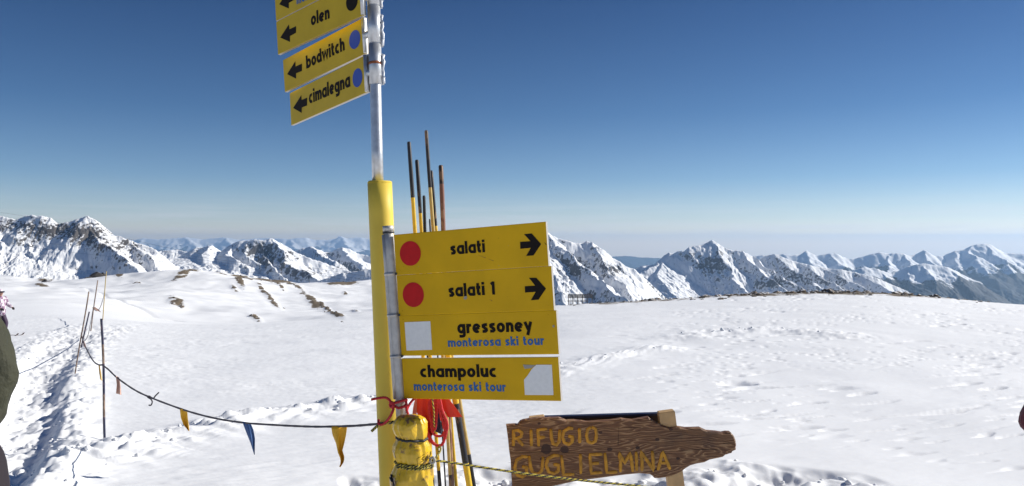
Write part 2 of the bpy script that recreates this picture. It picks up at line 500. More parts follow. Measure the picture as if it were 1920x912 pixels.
# ------------------------------------------------------------------ mountains
def seg_height(X, Y, ridge, k, kfar, jag, seed, wl):
    """tent over a ridge line: ridge height minus slope times distance"""
    best = np.full(X.shape, -1e6)
    P = [tuple(W(*p)) for p in ridge]
    for a, b in zip(P[:-1], P[1:]):
        dx, dy = b[0] - a[0], b[1] - a[1]
        L2 = dx * dx + dy * dy + 1e-6
        t = ((X - a[0]) * dx + (Y - a[1]) * dy) / L2
        tc = np.clip(t, 0, 1)
        d = np.hypot(X - a[0] - tc * dx, Y - a[1] - tc * dy)
        side = (X - a[0]) * dy - (Y - a[1]) * dx        # >0 : to the right of the walk direction
        kk = np.where(side > 0, k, kfar)
        best = np.maximum(best, a[2] + (b[2] - a[2]) * tc - kk * d)
    return best

def mountain(name, Y0, ridges, umin, umax, ymin, ymax, nu, ny, zbase, material, seed, rockb, forest=None, relief=1.0, gul=1.0, reach=1.9, steep=1.1, diag=0.8, rib=5.0):
    s = Y0 / F                      # metres per picture pixel at this distance
    us = np.linspace((umin - CX) / F, (umax - CX) / F, nu)
    ys = np.linspace(ymin, ymax, ny)
    U, Y = np.meshgrid(us, ys); X = U * Y
    wx = X + s * relief * (9 * fbm(X / (s * 46), Y / (s * 46), 3, seed) + 2.2 * fbm(X / (s * 11), Y / (s * 11), 3, seed + 5))
    wy = Y + s * relief * (9 * fbm(X / (s * 50), Y / (s * 50), 3, seed + 9) + 2.2 * fbm(X / (s * 12), Y / (s * 12), 3, seed + 11))
    main = seg_height(X, wy, ridges[0][0], max(steep, ridges[0][1]), ridges[0][2], 0, seed, s)
    H = main
    for r, k, kf in ridges[1:]:
        r = [(p[0], p[1], Y0 - (Y0 - p[2]) * reach) for p in r]
        H = np.maximum(H, seg_height(wx, wy, r, k * 1.4, kf * .72, 0, seed, s))
    depth = smooth(0, 26 * s, (np.interp(U, (np.array([p[0] for p in ridges[0][0]]) - CX) / F,
                              [W(*p)[2] for p in ridges[0][0]]) - H))
    gl = ridged(X / (s * 15 * gul) + .8 * pn(X / (s * 40), Y / (s * 60), seed + 2), Y / (s * 60 * gul), 4, seed + 21, .55)
    fine = ridged(X / (s * 7), Y / (s * 9), 4, seed + 31, .6)
    calm = smooth(-.25, .35, pn(X / (s * 55), Y / (s * 70), seed + 61))
    H2 = H + s * relief * (0.25 + 1.75 * depth) * ((gl - .35) * 2.4 + (fine - .3) * 1.0) * (.25 + .6 * calm)
    cc = X + diag * Y; al = Y - diag * X
    rb = ridged(cc / (s * 26) + .35 * pn(X / (s * 30), Y / (s * 40), seed + 71), al / (s * 170), 3, seed + 72, .5)
    H2 = H2 + s * relief * depth * rib * (rb - .35)
    H2 = H2 + s * 0.9 * relief * fbm(X / (s * 9), Y / (s * 9), 4, seed + 41, .6)
    H2 = np.maximum(H2, zbase + 0 * H2)
    # rock: steep ground, plus where the photo has bare faces
    gy, gx = np.gradient(H2); dxu = np.gradient(X, axis=1); dyu = np.gradient(Y, axis=0)
    sl = np.hypot(gx / dxu, gy / dyu)
    px = CX + F * X / Y; py = CY + F * (EYE - H2) / Y
    rk = 0.36 * smooth(.8, 1.8, sl) + .16 * fine - .02
    rk_tex = ridged(X / (s * 9) + .6 * pn(X / (s * 20), H2 / (s * 14), seed + 83), H2 / (s * 4.5), 3, seed + 81)
    for cx, cy, rx, ry, am in rockb:
        rk = rk + am * (.52 + .60 * rk_tex + .3 * fine if am > 0 else 1) * np.exp(-(((px - cx) / rx) ** 2 + ((py - cy) / ry) ** 2))
    at = {"rock": rk}
    if forest is not None:
        at["forest"] = smooth(forest[0], forest[1], -H2 + s * 14 * fbm(X / (s * 30), Y / (s * 30), 3, seed + 51)) * 1.0
    else: at["forest"] = np.zeros(X.shape)
    o = grid_mesh(name, X, Y, H2, material, at)
    tag(o, kind="structure")
    return o

RC1, RC2 = (0.068, 0.064, 0.062), (0.135, 0.12, 0.11)
FOR = (0.008, 0.013, 0.020)
YL = 1800.0
mountain("rocky_mountain", YL, [
    ([(-500, 470, YL), (-300, 440, YL), (-120, 418, YL), (-50, 402, YL), (0, 405, YL), (30, 411, YL), (45, 405, YL), (62, 403, YL), (95, 408, YL), (112, 421, YL), (130, 416, YL), (146, 410, YL), (160, 405, YL), (168, 411, YL),
      (180, 421, YL), (205, 439, YL), (222, 442, YL), (240, 449, YL), (265, 458, YL), (290, 466, YL), (302, 480, YL), (330, 500, YL), (380, 530, YL), (700, 600, YL)], .75, 1.1),
    ([(160, 405, YL), (172, 432, 1780), (188, 452, 1755), (214, 470, 1730), (238, 485, 1700), (262, 512, 1670)], .9, 1.1),
    ([(160, 405, YL), (136, 430, 1785), (112, 448, 1770), (104, 460, 1755)], .9, 1.0),
    ([(60, 403, YL), (40, 440, 1770), (52, 462, 1745)], .8, .9),
    ([(-20, 403, YL), (-5, 450, 1750), (10, 500, 1700), (14, 520, 1670)], .8, .8),
    ([(240, 449, YL), (262, 470, 1780), (290, 490, 1760), (296, 505, 1740)], .9, .9),
    ([(-200, 444, 1782), (-60, 446, 1782), (40, 452, 1782), (100, 462, 1780), (150, 476, 1774), (210, 494, 1766), (280, 512, 1750)], .24, .4),
    ], -260, 420, 1400, 1900, 700, 190, -100, terrain_mat("mountain_snow_left", 7, RC1, RC2, forest=FOR), 101,
    [(20, 425, 70, 16, .42), (110, 432, 60, 18, .45), (165, 440, 40, 24, .45), (240, 462, 50, 16, .40), (60, 460, 30, 10, .35), (10, 495, 22, 12, .35), (150, 505, 40, 12, .28), (235, 492, 30, 12, .30), (100, 490, 60, 22, -.5), (60, 478, 30, 8, -.2), (275, 510, 40, 10, -.3)], relief=.85, rib=2.6, steep=.82, reach=1.6)

YM = 3200.0
mountain("snowy_mountain", YM, [
    ([(100, 520, YM), (200, 482, YM), (250, 474, YM), (300, 471, YM), (330, 468, YM), (352, 473, YM), (366, 464, YM), (380, 463, YM), (392, 460, YM), (404, 468, YM), (415, 473, YM), (430, 461, YM), (440, 455, YM), (452, 451, YM), (468, 452, YM), (480, 449, YM),
      (496, 451, YM), (509, 447, YM), (520, 453, YM), (532, 459, YM), (545, 466, YM), (556, 474, YM), (575, 482, YM), (600, 490, YM), (640, 505, YM), (700, 520, YM), (800, 560, YM)], .6, .9),
    ([(509, 447, YM), (528, 470, 3150), (540, 492, 3110), (560, 505, 3080), (585, 517, 3040), (606, 532, 3010)], .95, 1.05),
    ([(430, 461, YM), (425, 478, 3150), (450, 490, 3110)], .9, .9),
    ([(468, 452, YM), (462, 475, 3160), (480, 492, 3120)], 1.0, 1.0),
    ([(490, 450, YM), (492, 475, 3160), (515, 500, 3100), (530, 522, 3060)], 1.0, 1.0),
    ([(392, 460, YM), (385, 474, 3160)], .9, .9),
    ([(120, 480, 3175), (300, 484, 3175), (400, 488, 3165), (470, 500, 3150), (540, 516, 3130), (610, 530, 3110)], .16, .3),
    ], 60, 860, 2620, 3290, 640, 170, -240, terrain_mat("mountain_snow_middle", 12, RC1, RC2, forest=FOR), 202,
    [(480, 468, 60, 18, .42), (520, 490, 40, 14, .38), (575, 512, 36, 10, .42), (383, 467, 16, 5, .25), (640, 500, 20, 6, .25), (380, 490, 60, 14, -.3), (590, 490, 24, 10, -.4)], relief=.85, rib=3.4, steep=.95)

YN = 4600.0
mountain("snowy_mountain", YN, [
    ([(450, 520, YN), (540, 478, YN), (560, 468, YN), (576, 463, YN), (583, 462, YN), (596, 468, YN), (610, 472, YN), (622, 473, YN), (632, 466, YN), (642, 463, YN), (655, 466, YN), (668, 474, YN), (690, 479, YN), (720, 474, YN), (760, 468, YN), (820, 476, YN), (880, 470, YN), (960, 486, YN), (1100, 520, YN)], .6, .9),
    ([(583, 462, YN), (600, 478, 4520), (628, 495, 4400), (652, 522, 4280)], .9, .9),
    ([(642, 463, YN), (665, 490, 4480), (700, 515, 4350)], .8, .8),
    ], 430, 1100, 3850, 4720, 460, 110, -330, terrain_mat("mountain_snow_back", 16, RC1, RC2, forest=FOR), 303,
    [(610, 478, 34, 8, .35), (640, 500, 26, 14, .40), (680, 508, 26, 6, .45)], relief=.8)

YA = 2600.0
mountain("snowy_mountain", YA, [
    ([(560, 540, YA), (640, 512, YA), (740, 500, YA), (860, 462, YA), (930, 446, YA), (1000, 428, YA), (1020, 431, YA), (1030, 438, YA), (1045, 446, YA), (1060, 450, YA), (1076, 455, YA), (1094, 456, YA), (1100, 451, YA), (1108, 455, YA), (1122, 462, YA), (1134, 471, YA),
      (1148, 483, YA), (1160, 490, YA), (1175, 500, YA), (1191, 506, YA), (1200, 525, YA), (1225, 560, YA), (1260, 600, YA)], .65, .9),
    ([(1028, 436, YA), (1052, 462, 2560), (1082, 487, 2520), (1108, 512, 2480), (1140, 538, 2430), (1172, 560, 2380), (1200, 585, 2330)], .8, 1.25),
    ([(1102, 452, YA), (1118, 472, 2570), (1134, 492, 2545), (1142, 512, 2520), (1176, 545, 2460)], .85, 1.2),
    ([(1150, 484, YA), (1168, 506, 2575), (1186, 530, 2545), (1192, 552, 2520)], .9, 1.1),
    ([(1000, 428, YA), (1012, 470, 2530), (1040, 520, 2450), (1062, 575, 2380)], .7, .9),
    ], 520, 1290, 2050, 2700, 760, 200, -230, terrain_mat("mountain_snow_centre", 9, RC1, RC2, forest=FOR), 404,
    [(1065, 500, 36, 34, .36), (1150, 505, 26, 16, .38), (1120, 465, 16, 9, .28), (1105, 560, 40, 14, .2), (1130, 535, 50, 8, -.3), (1085, 470, 22, 14, -.3)], relief=.9, gul=.9)

YB = 3500.0
mountain("snowy_mountain", YB, [
    ([(1120, 600, YB), (1160, 545, YB), (1180, 520, YB), (1193, 504, YB), (1203, 499, YB), (1215, 498, YB), (1232, 496, YB), (1242, 489, YB), (1248, 478, YB), (1255, 473, YB), (1262, 476, YB), (1270, 471, YB), (1277, 470, YB), (1284, 474, YB), (1291, 463, YB), (1312, 460, YB),
      (1325, 456, YB), (1336, 450, YB), (1346, 456, YB), (1358, 464, YB), (1372, 470, YB), (1386, 470, YB), (1400, 475, YB), (1414, 482, YB), (1424, 487, YB), (1438, 480, YB), (1452, 476, YB), (1466, 481, YB), (1482, 488, YB), (1500, 493, YB), (1525, 499, YB), (1545, 503, YB), (1580, 506, YB),
      (1610, 512, YB), (1650, 524, YB), (1700, 545, YB), (1760, 590, YB)], .62, .9),
    ([(1336, 450, YB), (1350, 476, 3465), (1362, 492, 3440), (1374, 506, 3420), (1368, 522, 3380), (1384, 538, 3340), (1412, 552, 3300), (1440, 580, 3240)], .8, 1.15),
    ([(1242, 489, YB), (1224, 500, 3460), (1206, 512, 3430), (1202, 530, 3390), (1196, 560, 3320)], .9, 1.1),
    ([(1240, 492, 3480), (1232, 520, 3400), (1262, 552, 3300), (1290, 580, 3230)], .5, .6),
    ([(1386, 470, YB), (1408, 492, 3450), (1432, 512, 3400), (1462, 535, 3350), (1496, 562, 3280)], .85, 1.1),
    ([(1410, 480, YB), (1442, 505, 3450), (1486, 532, 3370), (1530, 565, 3300)], .85, 1.1),
    ([(1452, 476, YB), (1482, 504, 3450), (1526, 530, 3380), (1572, 565, 3300)], .85, 1.1),
    ([(1500, 493, YB), (1540, 522, 3440), (1600, 555, 3350)], .8, 1.0),
    ([(1545, 503, YB), (1600, 530, 3440), (1660, 562, 3360)], .8, 1.0),
    ([(1600, 510, YB), (1655, 535, 3440), (1712, 570, 3350)], .7, .9),
    ], 1100, 1790, 2850, 3600, 800, 270, -330, terrain_mat("mountain_snow_peak", 11, RC1, RC2, forest=FOR), 505,
    [(1330, 500, 34, 20, .40), (1290, 478, 14, 6, .3), (1345, 478, 14, 12, .2), (1430, 532, 40, 10, .25), (1480, 520, 60, 16, .16), (1560, 530, 60, 18, .16), (1270, 520, 40, 18, -.5), (1230, 552, 20, 8, .2)], forest=(300, 420), relief=.72, gul=.85)

YE = 6500.0
mountain("snowy_mountain", YE, [
    ([(1480, 560, YE), (1560, 520, YE), (1600, 506, YE), (1622, 500, YE), (1650, 506, YE), (1672, 514, YE), (1690, 508, YE), (1702, 500, YE), (1716, 496, YE), (1733, 494, YE), (1748, 497, YE), (1764, 499, YE), (1782, 503, YE), (1800, 511, YE), (1822, 530, YE), (1850, 552, YE), (1900, 590, YE)], .5, .7),
    ([(1733, 494, YE), (1744, 514, 6350), (1752, 540, 6180), (1778, 575, 5950), (1790, 600, 5800)], .55, .95),
    ([(1702, 500, YE), (1706, 520, 6350), (1716, 545, 6200), (1736, 580, 6000)], .6, .8),
    ([(1650, 506, YE), (1672, 528, 6350), (1700, 552, 6200), (1730, 590, 5950)], .6, .7),
    ([(1782, 503, YE), (1802, 530, 6300), (1836, 560, 6100), (1860, 600, 5850)], .6, .8),
    ], 1460, 1960, 5500, 6650, 420, 150, -760, terrain_mat("mountain_snow_right", 24, RC1, RC2, forest=FOR), 606, [(1640, 515, 30, 8, .2)], forest=(215, 370), relief=.75, reach=1.0, steep=.75)

YD = 9000.0
mountain("distant_mountain", YD, [
    ([(1240, 560, YD), (1340, 500, YD), (1400, 484, YD), (1430, 478, YD), (1450, 479, YD), (1470, 476, YD), (1485, 479, YD), (1500, 477, YD), (1512, 470, YD), (1520, 475, YD), (1532, 479, YD), (1546, 477, YD), (1556, 475, YD), (1566, 475, YD), (1578, 480, YD), (1592, 486, YD), (1606, 484, YD),
      (1622, 480, YD), (1638, 475, YD), (1650, 473, YD), (1664, 476, YD), (1678, 474, YD), (1690, 475, YD), (1704, 479, YD), (1718, 478, YD), (1724, 473, YD), (1731, 469, YD), (1740, 475, YD), (1752, 480, YD), (1764, 479, YD), (1771, 483, YD), (1780, 475, YD), (1794, 470, YD), (1808, 468, YD),
      (1820, 461, YD), (1830, 458, YD), (1846, 457, YD), (1856, 458, YD), (1866, 464, YD), (1880, 471, YD), (1886, 474, YD), (1900, 475, YD), (1925, 476, YD), (1980, 470, YD), (2060, 482, YD), (2200, 500, YD)], .5, .7),
    ([(1512, 470, YD), (1520, 490, 8800), (1540, 510, 8500)], .7, .8), ([(1556, 475, YD), (1570, 492, 8800), (1600, 515, 8500)], .7, .8),
    ([(1664, 476, YD), (1668, 495, 8750), (1660, 510, 8500)], .6, .9),
    ([(1690, 475, YD), (1706, 488, 8800), (1712, 505, 8500)], .5, .8),
    ([(1731, 469, YD), (1736, 488, 8800), (1760, 505, 8500)], .6, .9),
    ([(1820, 461, YD), (1822, 480, 8750), (1838, 498, 8500), (1870, 530, 8100), (1890, 580, 7700)], .5, .75),
    ([(1794, 470, YD), (1790, 490, 8750), (1806, 512, 8450), (1800, 560, 8000)], .5, .8),
    ([(1886, 474, YD), (1906, 492, 8750), (1930, 520, 8400), (1960, 580, 7900)], .5, .75),
    ([(1846, 457, YD), (1862, 478, 8780), (1884, 486, 8650), (1904, 520, 8300)], .5, .9),
    ], 1230, 2260, 7500, 9300, 620, 150, -900, terrain_mat("distant_mountain_snow", 34, RC1, RC2, forest=FOR), 707, [], forest=(200, 360), relief=.7, reach=1.0, steep=.75)

YH = 21000.0
mountain("distant_hills", YH, [
    ([(900, 492, YH), (1040, 486, YH), (1120, 484, YH), (1155, 481, YH), (1180, 480, YH), (1200, 483, YH), (1240, 484, YH), (1300, 489, YH), (1500, 494, YH)], .3, .3),
    ([(1155, 481, YH), (1175, 493, 20000), (1200, 505, 19000)], .25, .25), ([(1220, 484, YH), (1230, 495, 20000), (1215, 510, 19000)], .25, .25),
    ], 880, 1520, 18500, 22000, 200, 50, -902, terrain_mat("distant_hill_ground", 90, RC1, RC2, forest=FOR), 808, [], forest=(100, 200), relief=.5, reach=1.0, steep=.3)

YF = 30000.0
mountain("distant_alps", YF, [
    ([(-300, 452, YF), (0, 452, YF), (120, 450, YF), (220, 452, YF), (250, 450, YF), (270, 447, YF), (300, 449, YF), (350, 445, YF), (380, 449, YF), (420, 445, YF), (450, 449, YF), (500, 446, YF), (540, 448, YF), (575, 446, YF), (590, 450, YF), (612, 450, YF), (628, 448, YF),
      (640, 443, YF), (648, 447, YF), (660, 446, YF), (676, 445, YF), (690, 448, YF), (740, 446, YF), (800, 450, YF), (860, 452, YF), (930, 456, YF), (1000, 468, YF), (1060, 480, YF)], .45, .5),
    ([(640, 443, YF), (650, 458, 29000), (660, 475, 28000)], .5, .5), ([(420, 445, YF), (430, 460, 29000)], .5, .5), ([(350, 445, YF), (365, 462, 29000)], .5, .5), ([(540, 448, YF), (552, 462, 29000)], .5, .5),
    ], -300, 1080, 27500, 31000, 620, 70, -902, terrain_mat("distant_alps_snow", 110, RC1, RC2, forest=FOR), 909, [], forest=(180, 330), relief=.75, reach=1.0, steep=.5)

# valley floor far below
vm = mat("valley_floor", (0.05, 0.055, 0.045), rough=.9, spec=.1)
vv = []; vf = []
rings = [0, 2000, 8000, 15000, 25000, 35500]
for r_ in rings[1:]:
    for k in range(72):
        a = 2 * math.pi * k / 72
        vv.append((r_ * math.cos(a), r_ * math.sin(a), -910 - 3 * math.sin(3 * a)))
vf.append(tuple(range(72)))
for j in range(len(rings) - 2):
    for k in range(72):
        vf.append((j * 72 + k, j * 72 + 72 + k, j * 72 + 72 + (k + 1) % 72, j * 72 + (k + 1) % 72))
tag(mesh_obj("valley_ground", vv, vf, vm), kind="structure")

# ------------------------------------------------------------------ haze
HZ = bpy.data.materials.new("haze"); HZ.use_nodes = True
hn = HZ.node_tree
hn.nodes.remove(hn.nodes["Principled BSDF"])
pv = hn.nodes.new("ShaderNodeVolumePrincipled")
pv.inputs["Color"].default_value = (0.44, 0.68, 1.0, 1)
pv.inputs["Density"].default_value = 3.9e-5
pv.inputs["Anisotropy"].default_value = 0.35
hn.links.new(pv.outputs[0], hn.nodes["Material Output"].inputs["Volume"])
hb = MB(); hb.box((0, 0, -254), 72000, 72000, 1320)
tag(hb.build("haze", HZ), kind="stuff")

# ------------------------------------------------------------------ object materials
M_SIGN = mat("sign_yellow", (0.72, 0.415, 0.004), rough=.5, spec=.2, var=.09, vscale=5, bump=.03, bscale=220)
M_SIGN2 = mat("sign_yellow_faded", (0.54, 0.37, 0.02), rough=.5, spec=.25, var=.06, vscale=9)
M_EDGE = mat("sign_edge", (0.50, 0.46, 0.40), rough=.4, metal=.6)
M_BLACK = mat("letter_black", (0.014, 0.010, 0.008), rough=.7, spec=.15)
M_BLUE = mat("letter_blue", (0.05, 0.15, 0.38), rough=.7, spec=.15)
M_DOTB = mat("dot_blue", (0.035, 0.075, 0.36), rough=.5)
M_RED = mat("dot_red", (0.56, 0.014, 0.016), rough=.6, spec=.2, var=.08, vscale=30)
M_WHITE = mat("sticker_white", (0.84, 0.83, 0.79), rough=.5, var=.04, vscale=60)
M_GREY = mat("tape_grey", (0.36, 0.33, 0.28), rough=.6)
M_POST = mat("post_yellow", (0.76, 0.55, 0.07), rough=.55, spec=.35, var=.06, vscale=5, bump=.05, bscale=90)
M_STEEL = mat("galvanised_steel", (0.60, 0.61, 0.62), rough=.38, metal=.75, var=.16, vscale=26, bump=.06, bscale=120)
M_ALU = mat("tube_aluminium", (0.52, 0.50, 0.47), rough=.5, metal=.55, var=.14, vscale=30, bump=.05, bscale=120)
M_DARK = mat("dark_band", (0.03, 0.03, 0.032), rough=.6)
M_RUST = mat("rust", (0.24, 0.075, 0.03), rough=.85, var=.4, vscale=60)
M_ICE = mat("ice", (0.86, 0.87, 0.88), rough=.35, spec=.5, bump=.4, bscale=80)
M_ROPEY = mat("cord_yellow", (0.50, 0.40, 0.05), rough=.8)
M_ROPEK = mat("cord_black", (0.025, 0.024, 0.028), rough=.8)
M_CORD = mat("cord_grey", (0.085, 0.075, 0.085), rough=.8, var=.25, vscale=90)
M_REDR = mat("rope_red", (0.52, 0.02, 0.03), rough=.7, var=.15, vscale=80, bump=.3, bscale=250)
M_REDF = mat("flag_red", (0.62, 0.035, 0.015), rough=.6, var=.1, vscale=20)
M_NAVY = mat("flag_navy", (0.03, 0.045, 0.10), rough=.7)
M_FY = mat("flag_yellow", (0.85, 0.45, 0.02), rough=.6, var=.1, vscale=30)
M_FB = mat("flag_blue", (0.028, 0.085, 0.24), rough=.6, var=.1, vscale=30)
M_FP = mat("flag_faded", (0.58, 0.36, 0.28), rough=.7, var=.25, vscale=40)
M_FO = mat("flag_ochre", (0.62, 0.38, 0.10), rough=.7, var=.2, vscale=40)
M_PY = mat("pole_yellow", (0.66, 0.43, 0.02), rough=.5, var=.12, vscale=25, bump=.1, bscale=90)
M_PT = mat("pole_tan", (0.46, 0.33, 0.11), rough=.6, var=.18, vscale=25)

def chipped(name, col, under, amt):
    m = mat(name, col, rough=.55)
    n = m.node_tree; tc = n.nodes.new("ShaderNodeTexCoord")
    mp = n.nodes.new("ShaderNodeMapping"); mp.inputs["Scale"].default_value = (1, 1, .28)
    n.links.new(tc.outputs["Object"], mp.inputs[0])
    nz = noise_node(n, mp.outputs[0], 42, 5, .6)
    mr = n.nodes.new("ShaderNodeMapRange"); mr.inputs[1].default_value = amt; mr.inputs[2].default_value = amt + .05
    n.links.new(nz, mr.inputs[0])
    n.links.new(mix_col(n, mr.outputs[0], col, under), n.nodes["Principled BSDF"].inputs["Base Color"])
    return m
M_PK = chipped("pole_black", (0.012, 0.013, 0.020), (0.22, 0.14, 0.08), .60)
M_PKB = chipped("pole_black_worn", (0.03, 0.022, 0.02), (0.20, 0.12, 0.07), .50)
M_PR = chipped("pole_rusty_wood", (0.20, 0.085, 0.055), (0.34, 0.20, 0.13), .54)

# ------------------------------------------------------------------ flat signboards
def Rot(yaw, pitch, roll):
    return Matrix.Rotation(R(yaw), 3, 'Z') @ Matrix.Rotation(R(pitch), 3, 'X') @ Matrix.Rotation(R(roll), 3, 'Y')

class Plane:
    def __init__(s, M, Y): s.M = M; s.O = Vector((0, Y, EYE)); s.n = M @ Vector((0, -1, 0))
    def uv(s, px, py):
        d = Vector(((px - CX) / F, 1, -(py - CY) / F)); c = Vector((0, 0, EYE))
        t = (s.O - c).dot(s.n) / d.dot(s.n)
        q = s.M.transposed() @ (c + d * t - s.O)
        return Vector((q.x, q.z))
    def pt(s, x, z, out=0.0): return s.O + s.M @ Vector((x, -out, z))

def arc(cx, cy, rx, ry, a0, a1, n=16):
    return [(cx + rx * math.cos(R(a0 + (a1 - a0) * k / n)), cy + ry * math.sin(R(a0 + (a1 - a0) * k / n))) for k in range(n + 1)]

# rounded bold lower-case alphabet: width, list of stroke centre lines (height of a small letter = 1)
AR = [(.15, .0), (.15, .52), (.19, .72), (.31, .84), (.46, .85), (.58, .77), (.63, .6), (.63, 0)]
GL = {
 'a': (.90, [arc(.42, .5, .28, .36, 62, 298), [(.74, 0), (.74, 1)], [(.5, .86), (.74, .86)], [(.5, .14), (.74, .14)]]),
 'b': (.90, [arc(.46, .5, .29, .36, 0, 360, 22), [(.15, 0), (.15, 1.42)]]),
 'c': (.76, [arc(.46, .5, .31, .36, 58, 302)]),
 'd': (.90, [arc(.42, .5, .28, .36, 0, 360, 22), [(.74, 0), (.74, 1.42)]]),
 'e': (.88, [arc(.44, .5, .30, .36, 14, 312), [(.30, .44), (.74, .57)]]),
 'g': (.90, [arc(.42, .5, .28, .36, 0, 360, 22), [(.74, 1), (.74, -.16), (.66, -.27), (.50, -.30), (.18, -.30)]]),
 'h': (.80, [AR, [(.15, 0), (.15, 1.42)]]),
 'i': (.32, [[(.15, 0), (.15, 1.02)], [(.15, 1.14), (.15, 1.42)]]),
 'k': (.78, [[(.15, 0), (.15, 1.42)], [(.66, 1.0), (.26, .52), (.68, 0)]]),
 'l': (.32, [[(.15, 0), (.15, 1.42)]]),
 'm': (1.26, [AR, [(.63, .0), (.63, .6), (.68, .77), (.79, .85), (.93, .85), (1.05, .77), (1.10, .6), (1.10, 0)], [(.15, 0), (.15, 1)]]),
 'n': (.80, [AR, [(.15, 0), (.15, 1)]]),
 'o': (.90, [arc(.44, .5, .29, .36, 0, 360, 22)]),
 'p': (.90, [arc(.46, .5, .29, .36, 0, 360, 22), [(.15, -.40), (.15, 1)]]),
 'r': (.58, [[(.15, 0), (.15, 1)], [(.15, .45), (.2, .70), (.32, .84), (.54, .85)]]),
 's': (.72, [[(.62, .85), (.34, .85), (.19, .78), (.19, .64), (.50, .40), (.53, .25), (.42, .15), (.10, .15)]]),
 't': (.56, [[(.22, 1.34), (.22, .30), (.29, .17), (.50, .15)], [(.02, .87), (.50, .87)]]),
 'u': (.80, [[(.15, 1), (.15, .40), (.20, .22), (.33, .14), (.46, .15), (.58, .26), (.63, .42)], [(.65, 0), (.65, 1)]]),
 'w': (1.14, [[(.12, 1), (.30, .12), (.57, .90), (.84, .12), (1.02, 1)]]),
 'y': (.84, [[(.12, 1), (.42, .20)], [(.72, 1), (.34, -.38)]]),
 '1': (.52, [[(.34, 0), (.34, 1.40)], [(.08, 1.12), (.34, 1.30)]]),
 ' ': (.45, []),
}

def ribbon(mb, pts, wd, place, layer, m=0):
    n = len(pts); P = [Vector(p) for p in pts]
    closed = (P[0] - P[-1]).length < 1e-4
    L = []; Rr = []
    for i in range(n):
        if closed: a = P[i - 1] if i > 0 else P[-2]; b = P[i + 1] if i < n - 1 else P[1]
        else: a = P[max(i - 1, 0)]; b = P[min(i + 1, n - 1)]
        d1 = (P[i] - a).normalized() if (P[i] - a).length > 1e-6 else (b - P[i]).normalized()
        d2 = (b - P[i]).normalized() if (b - P[i]).length > 1e-6 else d1
        t = (d1 + d2).normalized(); nn = Vector((-t.y, t.x)); c = max(.6, nn.dot(Vector((-d1.y, d1.x))))
        L.append(P[i] + nn * wd / c); Rr.append(P[i] - nn * wd / c)
    vs = [place(q.x, q.y, layer) for q in L] + [place(q.x, q.y, layer) for q in Rr]
    fs = [(i, n + i, n + i + 1, i + 1) for i in range(n - 1)]
    mb.add(vs, fs, m)

def text(pl, txt, p0, p1, xh, material, parent, name="lettering", weight=.155, gap=.10, out=.0014):
    """line of lettering between two picture points given on the baseline; xh = small-letter height in picture pixels"""
    a = pl.uv(*p0); b = pl.uv(*p1); up = pl.uv(p0[0], p0[1] - xh); h = (up - a).length
    tot = sum(GL[c][0] + gap for c in txt) - gap
    ex = (b - a) / tot; ey = Vector((-ex.y, ex.x)).normalized() * h
    x = 0; lay = 0
    for c in txt:
        wdt, st = GL[c]; mb = MB()
        for s_ in st:
            lay += 1
            place = lambda u, v, l: pl.pt(*(a + ex * (x + u) + ey * v), out + .00008 * (l % 4))
            ribbon(mb, s_, weight, place, lay)
        x += wdt + gap
        if st: mb.build("letter" if c != "1" else "numeral", material, parent)

def polyflat(pl, pts, material, parent, name, out=.0014, th=.0005, image=True):
    q = [pl.uv(*p) if image else Vector(p) for p in pts]
    n = len(q)
    vs = [pl.pt(a.x, a.y, out) for a in q] + [pl.pt(a.x, a.y, out - th) for a in q]
    ar = sum(q[i].x * q[(i + 1) % n].y - q[(i + 1) % n].x * q[i].y for i in range(n))
    fs = [tuple(range(n)), tuple(range(n, 2 * n))[::-1]] + [(i, i + n, (i + 1) % n + n, (i + 1) % n) for i in range(n)]
    if ar < 0: fs = [f[::-1] for f in fs]
    return mesh_obj(name, vs, fs, material, parent)

def disc(pl, c, ry_px, material, parent, name):
    a = pl.uv(*c); r = abs((pl.uv(c[0], c[1] - ry_px) - a).length)
    return polyflat(pl, [(a.x + r * math.cos(2 * math.pi * k / 40), a.y + r * math.sin(2 * math.pi * k / 40)) for k in range(40)], material, parent, name, image=False)

def board(pl, x0, z0, wd, parent, label, m=None, th=.020, h=.2, flip=False):
    """hollow aluminium plank: yellow face sheet and bare edge frame"""
    m = m or M_SIGN
    mb = MB(); e = .0035; r = .004
    prof = [(x0, z0), (x0 + wd, z0), (x0 + wd, z0 - h), (x0, z0 - h)]
    inn = [(x0 + e, z0 - e), (x0 + wd - e, z0 - e), (x0 + wd - e, z0 - h + e), (x0 + e, z0 - h + e)]
    vs = [pl.pt(*p, -.001) for p in prof] + [pl.pt(*p, .0) for p in inn] + [pl.pt(*p, -th + .001) for p in prof] + [pl.pt(*p, -th) for p in inn]
    fs = [(4, 7, 6, 5)]; ms = [0]
    for i in range(4):
        j = (i + 1) % 4
        fs.append((i, 4 + i, 4 + j, j)); ms.append(0)
        fs.append((i, j, 8 + j, 8 + i)); ms.append(1)
        fs.append((8 + i, 8 + j, 12 + j, 12 + i)); ms.append(1)
    fs.append((12, 13, 14, 15)); ms.append(0)
    mb.add(vs, fs, ms)
    o = mb.build("sign_board", [m, M_EDGE], parent)
    o["label"] = label
    return o

post_base = W(741, 1010, 4.07)
SP = empty("signpost", (post_base.x, post_base.y, gz(post_base.x, post_base.y)))
tag(SP, "tall yellow and steel signpost carrying two stacks of yellow ski direction boards", "signpost")

